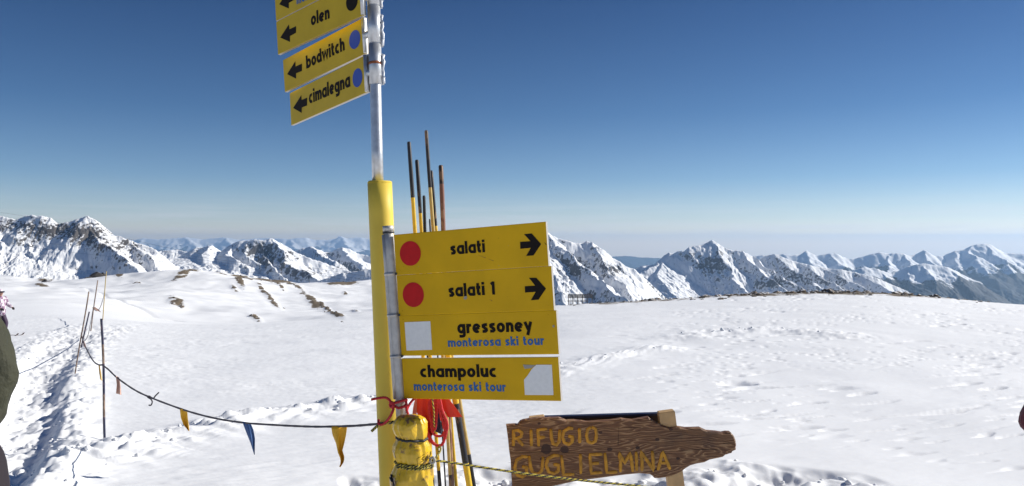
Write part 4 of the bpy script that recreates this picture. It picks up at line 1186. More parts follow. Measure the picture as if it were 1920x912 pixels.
cloth("pennant", ([(621, 800.5), (623, 815), (630, 832), (633, 848), (638, 860), (639, 868), (636, 875)], [(651, 799.5), (649, 815), (646, 830), (642, 845), (646, 858), (645, 866), (638, 877)]), ropeY(636), M_FY, "large ragged yellow pennant on the rope, close to the yellow post", "flag", GF, fold=.02, seed=2)
cloth("pennant", ([(454.5, 792), (462, 812), (470, 832), (476.5, 853)], [(470, 794), (475, 806), (478, 822), (477.5, 853)]), ropeY(462), M_FB, "dark blue pointed pennant on the rope, next left of the large ragged yellow one", "flag", GF, fold=.012, seed=1)
cloth("pennant", ([(337, 767), (339, 784), (344, 797), (353, 808)], [(351, 770), (352, 784), (354, 798), (355, 809)]), ropeY(345), M_FY, "orange-yellow pennant halfway along the rope, next left of the blue one", "flag", GF, fold=.015, seed=3)
cloth("pennant", ([(217, 705), (219, 722), (217.5, 738)], [(223.5, 708), (226, 724), (227.5, 741)]), ropeY(220), M_FP, "faded pinkish pennant just right of the nearest fence pole", "flag", GF, fold=.015, seed=4)
cloth("pennant", ([(184.5, 685), (186, 700), (188, 712)], [(187, 685), (190, 702), (191.5, 715)]), Yn + .12, M_FO, "narrow ochre pennant hanging just left of the nearest fence pole", "flag", GF, fold=.01, seed=5)
cloth("pennant", ([(155, 640), (157, 650), (159, 652)], [(158, 640), (161, 648), (162, 655)]), fp[1][2], M_FP, "tiny faded pennant beside the leaning fence pole", "flag", GF, fold=.01, seed=6)
cloth("pennant", ([(172, 577), (177, 580), (182, 583)], [(178, 576), (184, 580), (190, 586)]), fp[2][2] + .1, M_FP, "tiny reddish pennant tied high on the slim fence pole", "flag", GF, fold=.02, seed=7)
yk = ropeY(283) - .01
rope("cord_knot", [W(298, 736, yk), W(292, 742, yk), W(287, 747, yk), (W(280, 743, yk)), W(277, 745, yk), W(283, 749, yk), W(285.5, 754, yk), W(283, 760, yk), W(279, 760, yk)], .0055, [M_CORD], "scrap of dark cord knotted on the rope between the pink and orange pennants", "cord")
rope("cord_tail", [W(742, 791, 3.96), W(722, 794, 3.96), W(708, 799, 3.97), W(700, 806, 3.97), W(696.5, 809, 3.97)], .0068, [M_ROPEK, M_ROPEY], "striped cord end looped round the yellow post above the kit bag", "cord", braid=True)

# ------------------------------------------------------------------ wooden sign
WS_Y = 4.45
WB = W(1180, 1000, WS_Y)
WS = empty("wooden_sign", (WB.x, WB.y, gz(WB.x, WB.y)))
tag(WS, "weathered wooden arrow plank with yellow carved letters on two wooden posts", "sign")
wm_ = bpy.data.materials.new("old_wood"); wm_.use_nodes = True
n = wm_.node_tree; b = n.nodes["Principled BSDF"]; tc = n.nodes.new("ShaderNodeTexCoord")
mp = n.nodes.new("ShaderNodeMapping"); mp.inputs["Scale"].default_value = (1.1, 2.0, 6.0); mp.inputs["Rotation"].default_value = (0, R(3), 0)
n.links.new(tc.outputs["Object"], mp.inputs[0])
wd_ = noise_node(n, mp.outputs[0], 1.5, 3, .5)
ad = n.nodes.new("ShaderNodeVectorMath"); ad.operation = 'ADD'
cmb = n.nodes.new("ShaderNodeCombineXYZ"); n.links.new(math_node(n, 'MULTIPLY', wd_, 1.9), cmb.inputs[2])
n.links.new(mp.outputs[0], ad.inputs[0]); n.links.new(cmb.outputs[0], ad.inputs[1])
wv = n.nodes.new("ShaderNodeTexWave"); wv.bands_direction = 'Z'; wv.inputs["Scale"].default_value = 3.2; wv.inputs["Distortion"].default_value = 4.5; wv.inputs["Detail"].default_value = 6; wv.inputs["Detail Scale"].default_value = 1.4
n.links.new(ad.outputs[0], wv.inputs["Vector"])
c1 = ramp_nodes(n, wv.outputs["Fac"], [(0.0, (.115, .048, .018)), (.55, (.16, .072, .028)), (.88, (.205, .102, .044)), (1.0, (.31, .185, .09))])
kn_ = noise_node(n, tc.outputs["Object"], 4.5, 4, .6)
mr = n.nodes.new("ShaderNodeMapRange"); mr.inputs[1].default_value = .56; mr.inputs[2].default_value = .72
n.links.new(kn_, mr.inputs[0])
n.links.new(mix_col(n, math_node(n, 'MULTIPLY', mr.outputs[0], .7), c1, (.05, .022, .012)), b.inputs["Base Color"])
b.inputs["Roughness"].default_value = .6
bp = n.nodes.new("ShaderNodeBump"); bp.inputs["Strength"].default_value = .45; bp.inputs["Distance"].default_value = .005
n.links.new(wv.outputs["Fac"], bp.inputs["Height"]); n.links.new(bp.outputs[0], b.inputs["Normal"])
M_NEWW = mat("pale_wood", (.50, .33, .16), rough=.7, var=.15, vscale=18, bump=.15, bscale=60)
M_PANEL = mat("dark_panel", (.035, .018, .012), rough=.6)
M_PANELT = mat("panel_strip", (.012, .013, .045), rough=.45)
M_CARVE = mat("carved_yellow", (.44, .215, .010), rough=.6, var=.35, vscale=30)
z8 = lambda l: [(930 + a / 4.085, 740 + c / 4.085) for a, c in l]
OUTL = [(80, 240), (100, 236), (150, 232), (165, 238), (185, 212), (210, 200), (250, 195), (290, 187), (330, 182), (400, 184), (480, 180), (510, 190), (540, 202), (600, 203), (650, 208), (700, 212), (750, 210), (810, 208), (870, 205), (920, 196), (960, 188), (1000, 196), (1050, 200),
        (1110, 188), (1170, 178), (1190, 192), (1230, 215), (1270, 235), (1330, 258), (1380, 250), (1460, 262), (1510, 262), (1570, 260), (1595, 272), (1620, 285), (1700, 290), (1740, 298), (1770, 290), (1800, 292), (1825, 320), (1836, 352), (1842, 390), (1838, 405), (1840, 425), (1815, 436), (1808, 450), (1760, 465),
        (1740, 478), (1700, 488), (1640, 500), (1600, 520), (1540, 530), (1490, 545), (1450, 570), (1430, 590), (1370, 618), (1310, 635), (1250, 645), (1215, 640), (1198, 622), (1180, 612), (1100, 608), (1000, 615), (900, 628), (800, 640), (700, 655), (600, 670), (500, 690), (420, 705), (300, 730), (210, 738), (125, 740),
        (122, 660), (118, 590), (112, 520), (100, 440), (92, 340)]
WP = Plane(Rot(2, 0, 0), WS_Y)
q = [WP.uv(*p) for p in z8(OUTL)]
q = [a + Vector((rng.uniform(-.0015, .0015), rng.uniform(-.0015, .0015))) for a in q]
me_b = bmesh.new()
N_ = len(q); cen = sum(q, Vector((0, 0))) / N_
ins = []
for i in range(N_):
    a, c_, d_ = q[i - 1], q[i], q[(i + 1) % N_]
    t = (d_ - a).normalized(); ins.append(c_ + Vector((t.y, -t.x)) * .007)
orgn = origin(WS)
front = [me_b.verts.new(WP.pt(a.x, a.y, 0.0) - orgn) for a in ins]
mid = [me_b.verts.new(WP.pt(a.x, a.y, -.007) - orgn) for a in q]
back = [me_b.verts.new(WP.pt(a.x, a.y, -.045) - orgn) for a in q]
me_b.faces.new(front[::-1]); me_b.faces.new(back)
for i in range(N_):
    j = (i + 1) % N_
    me_b.faces.new((front[i], front[j], mid[j], mid[i])); me_b.faces.new((mid[i], mid[j], back[j], back[i]))
bmesh.ops.recalc_face_normals(me_b, faces=me_b.faces)
bmesh.ops.triangulate(me_b, faces=[f for f in me_b.faces if len(f.verts) > 4])
me = bpy.data.meshes.new("plank"); me_b.to_mesh(me); me_b.free(); me.materials.append(wm_)
pk = bpy.data.objects.new("plank", me); COL.objects.link(pk); pk.parent = WS

def beam(name, a_top, b_bot, wpx, Y, depth, m_, lab=None):
    """square post given by the picture positions of its centre line"""
    a = W(*a_top, Y); b_ = W(*b_bot, Y)
    zg = gz(b_.x, b_.y) - .05
    b2 = a + (b_ - a) * ((a.z - zg) / (a.z - b_.z))
    hw = wpx / 2 / F * Y; ch = .004
    d = (b2 - a).normalized(); x = Vector((1, 0, -d.x / d.z if abs(d.z) > 1e-6 else 0)).normalized(); x = (x - d * x.dot(d)).normalized(); y = d.cross(x)
    mb = MB(); vs = []
    for k, c_ in enumerate((a + d * 0, a + d * .006, b2)):
        s_ = .93 if k == 0 else 1
        for u, v in ((-1, -1), (1, -1), (1, 1), (-1, 1)): vs.append(c_ + x * hw * u * s_ + y * depth / 2 * v * s_)
    fs = [(0, 1, 2, 3), (8, 11, 10, 9)]
    for k in range(2):
        for i in range(4): fs.append((k * 4 + i, k * 4 + 4 + i, k * 4 + 4 + (i + 1) % 4, k * 4 + (i + 1) % 4))
    mb.add(vs, fs); o = mb.build(name, m_, WS)
    bm2 = bmesh.new(); bm2.from_mesh(o.data); bmesh.ops.recalc_face_normals(bm2, faces=bm2.faces); bm2.to_mesh(o.data); bm2.free()
    if lab: o["label"] = lab
    return o
def flake(pts, m_, nm, out=.0007): return polyflat(WP, z8(pts), m_, WS, nm, out=out, th=.0004)
M_CRK = mat("crack_dark", (.018, .009, .006), rough=.9); M_KNOT = mat("wood_knot", (.045, .018, .010), rough=.7, var=.3, vscale=60)
for l in ([(150, 446), (420, 436), (640, 448), (420, 441)], [(800, 262), (1040, 252), (1230, 262), (1040, 256)], [(1380, 430), (1600, 418), (1790, 428), (1600, 423)], [(1180, 600), (1240, 560), (1250, 565)], [(940, 225), (932, 385), (937, 385)], [(90, 520), (150, 530), (150, 534)], [(1842, 380), (1740, 372), (1742, 377)]):
    flake(l, M_CRK, "crack")
for kx, ky, ka, kb in ((385, 418, 42, 40), (525, 422, 34, 28), (330, 222, 14, 9), (800, 292, 16, 11), (1085, 408, 18, 12), (1340, 268, 16, 10), (1395, 490, 15, 10), (870, 420, 22, 14), (345, 493, 9, 9), (1235, 345, 18, 12)):
    flake([(kx + ka * math.cos(t_ * .5236) * (1 + .12 * math.sin(t_ * 2.7)), ky + kb * math.sin(t_ * .5236)) for t_ in range(12)], M_KNOT, "knot", .0004)
beam("post", (1248.5, 770.5), (1267, 912), 30, WS_Y + .075, .06, M_NEWW)
beam("post", (1006, 780.5), (1022, 912), 29, WS_Y + .09, .06, M_NEWW)
PB = Plane(Rot(2, 0, 0), WS_Y + .12)
def slab(pl, corners, th, material, name):
    qq = [pl.uv(*c_) for c_ in corners]
    vs = [pl.pt(a.x, a.y, 0) for a in qq] + [pl.pt(a.x, a.y, -th) for a in qq]
    return mesh_obj(name, vs, [(3, 2, 1, 0), (4, 5, 6, 7), (0, 1, 5, 4), (1, 2, 6, 5), (2, 3, 7, 6), (3, 0, 4, 7)], material, WS)
slab(PB, [(1010, 785.5), (1244, 778.5), (1250, 850), (1016, 858)], .02, M_PANEL, "back_panel")
slab(Plane(Rot(2, 0, 0), WS_Y + .11), [(1009, 782.2), (1240, 775.2), (1240, 779.3), (1009, 786.2)], .04, M_PANELT, "top_strip")

# carved letters, stroke by stroke (unit box, origin bottom left)
CAP = {
 'R': [[(0, 0), (.04, .5), (.02, 1), (.5, 1.0), (.82, .86), (.78, .62), (.45, .5), (.1, .48)], [(.4, .48), (.95, .02)]],
 'I': [[(.5, 0), (.45, .5), (.3, 1)]],
 'F': [[(.12, 0), (.1, .5), (.04, .97), (1, 1.04)], [(.1, .5), (.8, .55)]],
 'U': [[(0, 1.0), (.08, .4), (.25, .08), (.6, 0), (.88, .2), (.98, .95)]],
 'G': [[(1, .98), (.6, 1.0), (.15, .82), (.02, .45), (.2, .1), (.6, 0), (.9, .15), (.92, .48), (.55, .5)]],
 'O': [[(.45, 1), (.12, .85), (.02, .45), (.15, .1), (.5, 0), (.85, .12), (.95, .5), (.88, .88), (.5, 1)]],
 'L': [[(.05, 1), (.14, .5), (.2, .03), (1, .06)]],
 'E': [[(1, 1.0), (.06, .97), (.1, .5), (.16, .02), (1, .06)], [(.1, .5), (.75, .54)]],
 'M': [[(.1, 0), (.12, .5), (0, 1), (.42, .45), (.82, 1.0), (.92, .5), (1, 0)]],
 'N': [[(.1, 0), (.1, .5), (0, 1), (.5, .5), (.95, .02), (.92, .5), (.85, 1.02)]],
 'A': [[(0, 0), (.2, .55), (.38, 1), (.7, .5), (1, .04)], [(.12, .38), (.78, .40)]],
}
rowsL = [('R', 132, 212, 275, 395), ('I', 262, 282, 268, 396), ('F', 318, 392, 268, 396), ('U', 420, 492, 262, 386), ('G', 508, 592, 258, 382), ('I', 632, 652, 258, 372), ('O', 692, 774, 250, 372),
         ('G', 142, 244, 475, 632), ('U', 256, 364, 470, 612), ('G', 382, 488, 466, 606), ('L', 496, 600, 466, 620), ('I', 640, 660, 455, 608), ('E', 714, 815, 456, 606), ('L', 828, 930, 446, 602),
         ('M', 942, 1048, 444, 592), ('I', 1066, 1090, 438, 586), ('N', 1108, 1212, 434, 584), ('A', 1242, 1334, 436, 580)]
for ch, x0, x1, y0, y1 in rowsL:
    mb = MB()
    for s_ in CAP[ch]:
        P3 = []
        for k in range(len(s_) - 1):
            for j in range(3):
                u = s_[k][0] + (s_[k + 1][0] - s_[k][0]) * j / 3; v = s_[k][1] + (s_[k + 1][1] - s_[k][1]) * j / 3
                P3.append((u, v))
        P3.append(s_[-1])
        pts = []
        for u, v in P3:
            (pp,) = z8([(x0 + (x1 - x0) * u, y1 - (y1 - y0) * v)]); uv = WP.uv(*pp); pts.append(WP.pt(uv.x, uv.y, .0005))
        rr = [.0096 * (1 + rng.uniform(-.12, .12)) for _ in pts]
        rr[0] *= .75; rr[-1] *= .75
        mb.tube(pts, rr, 10, flat=.38, up=WP.n * -1)
    mb.build("carved_letter", M_CARVE, WS, True)

# ------------------------------------------------------------------ rocks
rk_ = random.Random(11)
def rock_material(name, a, b2, snowy):
    m = bpy.data.materials.new(name); m.use_nodes = True; n = m.node_tree; b = n.nodes["Principled BSDF"]
    tc = n.nodes.new("ShaderNodeTexCoord"); geo = n.nodes.new("ShaderNodeNewGeometry")
    c = mix_col(n, noise_node(n, tc.outputs["Object"], 3.0, 6, .7), a, b2)
    sp = n.nodes.new("ShaderNodeSeparateXYZ"); n.links.new(geo.outputs["Normal"], sp.inputs[0])
    v = math_node(n, 'ADD', sp.outputs[2], math_node(n, 'MULTIPLY', noise_node(n, tc.outputs["Object"], 2.0, 4), .8))
    mr = n.nodes.new("ShaderNodeMapRange"); mr.inputs[1].default_value = snowy; mr.inputs[2].default_value = snowy + .1
    n.links.new(v, mr.inputs[0])
    n.links.new(mix_col(n, mr.outputs[0], c, (.84, .845, .86)), b.inputs["Base Color"])
    b.inputs["Roughness"].default_value = .85
    bp = n.nodes.new("ShaderNodeBump"); bp.inputs["Strength"].default_value = .6; bp.inputs["Distance"].default_value = .1
    n.links.new(noise_node(n, tc.outputs["Object"], 5, 6, .7), bp.inputs["Height"]); n.links.new(bp.outputs[0], b.inputs["Normal"])
    return m
M_RKB = rock_material("brown_rock", (.10, .07, .045), (.24, .18, .12), 1.25)
M_RKD = rock_material("dark_rock", (.035, .032, .032), (.10, .085, .07), 1.30)
def rock_mesh(seed, m, sub=2):
    bm_ = bmesh.new(); bmesh.ops.create_icosphere(bm_, subdivisions=sub, radius=1)
    o_ = Vector((seed * 7.3, seed * 3.1, 0))
    for v in bm_.verts:
        c = v.co.copy()
        k = 1 + .45 * mnoise.noise(c * 1.1 + o_) + .22 * mnoise.noise(c * 2.7 + o_)
        v.co = c * k
        for ax_ in (Vector((.7, .2, .68)), Vector((-.5, -.6, .62)), Vector((.2, -.9, .3)), Vector((-.9, .3, .2))):
            d_ = v.co.dot(ax_.normalized()); lim = .72 + .12 * math.sin(seed * 3 + ax_.x * 9)
            if d_ > lim: v.co -= ax_.normalized() * (d_ - lim)
        v.co.z *= .8
    me = bpy.data.meshes.new("rock"); bm_.to_mesh(me); bm_.free(); me.materials.append(m); return me
RM = [rock_mesh(i, M_RKB) for i in range(5)]; RD = [rock_mesh(i + 9, M_RKD) for i in range(3)]
def put_rock(x, y, w_, d_, h_, label, group=None, me=None, sink=.25, cat="rock"):
    o = bpy.data.objects.new("rock", me or rk_.choice(RM)); COL.objects.link(o)
    o.location = (x, y, gz(x, y) + h_ * (.5 - sink)); o.scale = (w_ / 2, d_ / 2, h_ / 2 * 1.2)
    o.rotation_euler = (rk_.uniform(-.2, .2), rk_.uniform(-.2, .2), rk_.uniform(0, 6.28) if w_ < 2 else rk_.uniform(-.3, .3))
    return tag(o, label, cat, group)
def rock_at(px, py, wpx, hpx, label, **k):
    h = hit(px, py)
    if h is None: return
    s_ = h[1] / F
    return put_rock(h[0], h[1], wpx * s_, wpx * s_ * .8, hpx * s_ * 1.15, label, **k)
rock_at(181, 524, 25, 13, "dark rounded boulder on the snow behind the fence poles", me=RD[0])
rock_at(194, 523, 14, 10, "smaller dark stone touching the right side of the boulder behind the fence poles", me=RD[1])
rock_at(166, 526, 16, 4, "flat dark slab reaching left from the boulder behind the fence poles", me=RD[2])
rock_at(87, 526, 20, 7, "low dark rock on the snow at the foot of the rocky left mountain", me=RD[1])
rock_at(57, 521, 4, 4, "tiny dark stone left of the low rock under the rocky left mountain", me=RD[2])
rock_at(663, 528, 18, 11, "dark jagged rock alone on the snow close left of the yellow post", me=RD[0])
rock_at(324, 571, 14, 5, "brown rock lying alone in the middle of the left-hand snow slope", me=RM[0])
rock_at(340, 574, 12, 5, "second brown rock just right of the lone one on the left-hand slope", me=RM[1])
rock_at(474, 590, 14, 4, "flat brown rock at the very bottom of the left-hand slope", me=RM[2])
rock_at(485, 597, 6, 3, "little brown stone under the flat rock at the bottom of the slope", me=RM[3])
rock_at(532, 571, 6, 4, "single small brown stone below the long streaks of rock", me=RM[4])
PL_ = {(372, 506): "on the rocky top of the rounded left-hand hill", (340, 520): "on the left shoulder of the rounded hill", (405, 508): "just right of the top of the rounded hill", (440, 513): "on the crest sloping down right of the rounded hill top",
       (462, 521): "where the hill crest meets the far snow bowl", (492, 524): "along the middle of the right-hand hill crest", (535, 529): "near the right end of the left hill crest", (502, 553): "in the longest slanting streak of the left hill",
       (582, 558): "in the upper streak nearest the yellow post", (628, 588): "in the lowest slanting streak left of the yellow post", (477, 591): "at the bottom of the left slope", (449, 533): "just under the hill top", (331, 568): "around the lone rock of the left slope",
       (258, 509): "on the ridge left of the rounded hill", (257, 530): "in the small patch left of the hill shoulder", (612, 572): "between the two streaks nearest the yellow post", (520, 536): "just under the middle of the hill crest", (560, 540): "under the right end of the hill crest", (225, 524): "right of the dark boulder", (20, 570): "at the far left"}
for cx, cy, a, b_, an in OUT[:14] + [OUT[25], OUT[21], OUT[22], OUT[23]]:
    for k in range(5):
        u = rk_.uniform(-1, 1); v = rk_.uniform(-1, 1) * .8
        x = cx + u * a * math.cos(R(an)) - v * b_ * math.sin(R(an)); y = cy + 2 + u * a * math.sin(R(an)) + v * b_ * math.cos(R(an))
        w_ = rk_.uniform(2.2, 6.5)
        rock_at(x, y, w_, w_ * rk_.uniform(.25, .45), "brown rock %s" % PL_[(cx, cy)], group="rocks on the left hill, " + PL_[(cx, cy)])
n_ = 0
while n_ < 230:
    px_ = rk_.triangular(1040, 1880, 1560); Yc_ = float(np.interp(px_, [1040, 1130, 1900], [52, 50, 50]))
    Y_ = Yc_ - abs(rk_.gauss(0, 4.2)) + rk_.uniform(-1, 1.5)
    if px_ < 1240 and rk_.random() < .2: continue
    x_ = (px_ - CX) / F * Y_
    w_ = (rk_.uniform(.10, .26) if rk_.random() < .8 else rk_.uniform(.3, .55)) * (1.45 if abs(Y_ - Yc_) < 2.5 else .9)
    put_rock(x_, Y_, w_ * 1.3, w_, w_ * rk_.uniform(.35, .7), *(lambda sz, pl: ("%s brown stone on the snow crest %s" % (sz, pl), "%s stones on the crest %s" % (sz, pl)))("large" if w_ > .3 else "small", "just right of the signboards" if px_ < 1240 else "under the big snowy peak" if px_ < 1400 else "in the stony middle stretch" if px_ < 1560 else "at its highest stony rise" if px_ < 1700 else "where it drops to the right"), cat="stone")
    n_ += 1
for px_, py_, w_ in ((1418, 579, 14), (1440, 581, 8), (1432, 578, 7), (1308, 566, 8), (1345, 563, 7), (1611, 560, 9), (1670, 571, 7)):
    pass
# dry grass tufts between the crest stones
gt = MB()
for k in range(900):
    px_ = rk_.triangular(1040, 1860, 1560); Y_ = 50 - abs(rk_.gauss(0, 3.6)) + 1; x_ = (px_ - CX) / F * Y_
    z_ = gz(x_, Y_) if k % 3 == 0 else z_last
    if k % 3: x_, Y_ = x_l + rk_.uniform(-.15, .15), Y_l + rk_.uniform(-.1, .1)
    else: z_last, x_l, Y_l = z_, x_, Y_
    for q in range(4):
        a_ = rk_.uniform(0, 6.28); r2 = rk_.uniform(.02, .10); h_ = rk_.uniform(.03, .11)
        b0 = Vector((x_ + rk_.uniform(-.07, .07), Y_, z_ - .02)); tt = b0 + Vector((math.cos(a_) * r2, math.sin(a_) * r2, h_ + .02))
        gt.add([b0 + Vector((-.012, 0, 0)), b0 + Vector((.012, 0, 0)), tt], [(0, 1, 2)])
tag(gt.build("dry_grass", mat("dry_grass", (.20, .15, .08), rough=.9)), "sparse dry brown grass between the stones of the right-hand crest", "grass", kind="stuff")

# loose snow clods beside the path, on the broken crust and round the sign feet
sn = MB()
ico = bmesh.new(); bmesh.ops.create_icosphere(ico, subdivisions=1, radius=1); iv = [v.co.copy() for v in ico.verts]; iF = [tuple(v.index for v in f.verts) for f in ico.faces]; ico.free()
def clod(x, y, r):
    z = gz(x, y); o_ = Vector((rk_.uniform(0, 99), rk_.uniform(0, 99), 0)); sx, sy, sz = rk_.uniform(.7, 1.5), rk_.uniform(.7, 1.3), rk_.uniform(.5, .95)
    sn.add([Vector((x, y, z + r * .25)) + Vector((v.x * sx, v.y * sy, v.z * sz)) * r * (1 + .45 * mnoise.noise(v * 1.3 + o_)) for v in iv], iF)
def along(L, n, spread, r0, r1, ymax=99):
    for _ in range(n):
        i = rk_.randrange(len(L) - 1); t = rk_.random(); x = L[i][0] + (L[i + 1][0] - L[i][0]) * t; y = L[i][1] + (L[i + 1][1] - L[i][1]) * t
        if y > ymax: continue
        r = r0 + (r1 - r0) * rk_.random() ** 3
        clod(x + rk_.gauss(0, spread), y + rk_.gauss(0, spread * .6), r)
along(PATH, 200, .35, .010, .035, 20); along(LEDGE, 70, .15, .010, .035); along(CLUMP, 14, .4, .02, .05)
for bx_, by_, br in BANKS:
    for _ in range(3): clod(bx_ + rk_.gauss(0, br * .5), by_ + rk_.gauss(0, br * .4), .010 + .03 * rk_.random() ** 2)
for _ in range(0):
    h = hit(rk_.uniform(1040, 1900), rk_.uniform(590, 900)); clod(h[0], h[1], rk_.uniform(.006, .02))
tag(sn.build("snow_clods", M_SNOW, None, True), "loose lumps of snow scattered beside the path and the signs", "snow", kind="stuff")

# ------------------------------------------------------------------ snow fence beyond the crest
FY = 72.0
a = W(1066, 573, FY); FN = empty("snow_fence", (W(1088, 574, FY).x, FY, W(1088, 580, FY).z))
tag(FN, "grey slatted timber barrier standing just beyond the crest beside the salati 1 board", "fence")
M_GW = mat("grey_timber", (.11, .10, .095), rough=.85, var=.3, vscale=3)
for k, x in enumerate((1066, 1074, 1083, 1092, 1101, 1110)):
    mb = MB(); mb.box((W(x, 560, FY).x, FY, (W(x, 552, FY).z + W(x, 600, FY).z) / 2), .055, .06, W(x, 552, FY).z - W(x, 600, FY).z); mb.build("post", M_GW, FN)
    mb = MB(); p0 = W(x, 553, FY); p1 = W(x + 1, 590, FY + 1.2); mb.tube([p0, p1], .03, 6); mb.build("brace", M_GW, FN)
for y_ in (552.6, 554.6, 556.6, 558.6, 563.5, 566):
    x1 = 1111 if y_ < 560 else 1103
    mb = MB(); p0 = W(1064, y_, FY); p1 = W(x1, y_ - .3, FY); mb.box((p0 + p1) / 2 + Vector((0, -.05, 0)), (p1 - p0).length, .025, .062 if y_ < 560 else .045, Matrix.Rotation(math.atan2(-(p1.z - p0.z), p1.x - p0.x), 3, 'Y')); mb.build("slat", M_GW, FN)
for k in range(22):
    x = 1066 + k * 2.05; mb = MB(); mb.box((W(x, 0, FY).x, FY - .08, W(x, 556, FY).z), .03, .02, .36, Matrix.Rotation(rk_.uniform(-.25, .25), 3, 'Y')); mb.build("slat", M_GW, FN)

# ------------------------------------------------------------------ lift cables over the left valley
M_CAB = mat("cable_steel", (.06, .06, .065), rough=.6)
for k, (y0, ym, y1, lab) in enumerate(((398, 470, 524, "uppermost"), (412, 477, 531, "second"), (425, 482, 536, "third"), (436, 488, 541, "fourth"), (446, 495, 548, "lowest"))):
    Yk0, Yk1 = 420 + 8 * k, 380 + 8 * k
    pts = spline([W(-250, y0 - 34, Yk0 + 60), W(60, y0 + 10 + 2 * k, Yk0 + 30), W(340, ym, Yk0), W(560, (ym + y1) / 2 + 2, Yk1 + 10), W(760, y1 + 6, Yk1), W(980, y1 + 40, Yk1)], 8)
    mb = MB(); mb.tube(pts, .045, 5)
    tag(mb.build("lift_cable", M_CAB), "%s thin lift cable strung across the valley in front of the left-hand mountains" % lab, "cable", "lift cables across the left valley")

# ------------------------------------------------------------------ people
tx = bpy.data.textures.new("cloth_folds", 'CLOUDS'); tx.noise_scale = .13
def skin(name, joints, bones, material, parent=None, sub=2, disp=0.0, M=Matrix(), loc=None):
    names_ = list(joints); off = origin(parent) if parent else Vector(loc)
    vs = [M @ Vector(joints[k][0]) - off for k in names_]
    me = bpy.data.meshes.new(name); me.from_pydata([tuple(v) for v in vs], [(names_.index(a), names_.index(b)) for a, b in bones], [])
    me.materials.append(material)
    o = bpy.data.objects.new(name, me); COL.objects.link(o)
    if parent: o.parent = parent
    else: o.location = off
    o.modifiers.new("skin", 'SKIN')
    sc = M.to_scale().x
    for i, k in enumerate(names_):
        r_ = joints[k][1]; sv_ = me.skin_vertices[0].data[i]
        sv_.radius = (r_[0] * sc, r_[1] * sc) if isinstance(r_, tuple) else (r_ * sc, r_ * sc); sv_.use_root = (i == 0)
    md = o.modifiers.new("sub", 'SUBSURF'); md.levels = sub; md.render_levels = sub
    if disp:
        d = o.modifiers.new("folds", 'DISPLACE'); d.texture = tx; d.strength = disp; d.mid_level = .5; d.texture_coords = 'LOCAL'
    for p_ in me.polygons: p_.use_smooth = True
    return o
M_SKIN = mat("skin", (.48, .26, .18), rough=.5)
M_HAIR = mat("hair", (.04, .025, .015), rough=.8)
M_LENS = mat("goggle_lens", (.02, .02, .03), rough=.1, coat=.5)

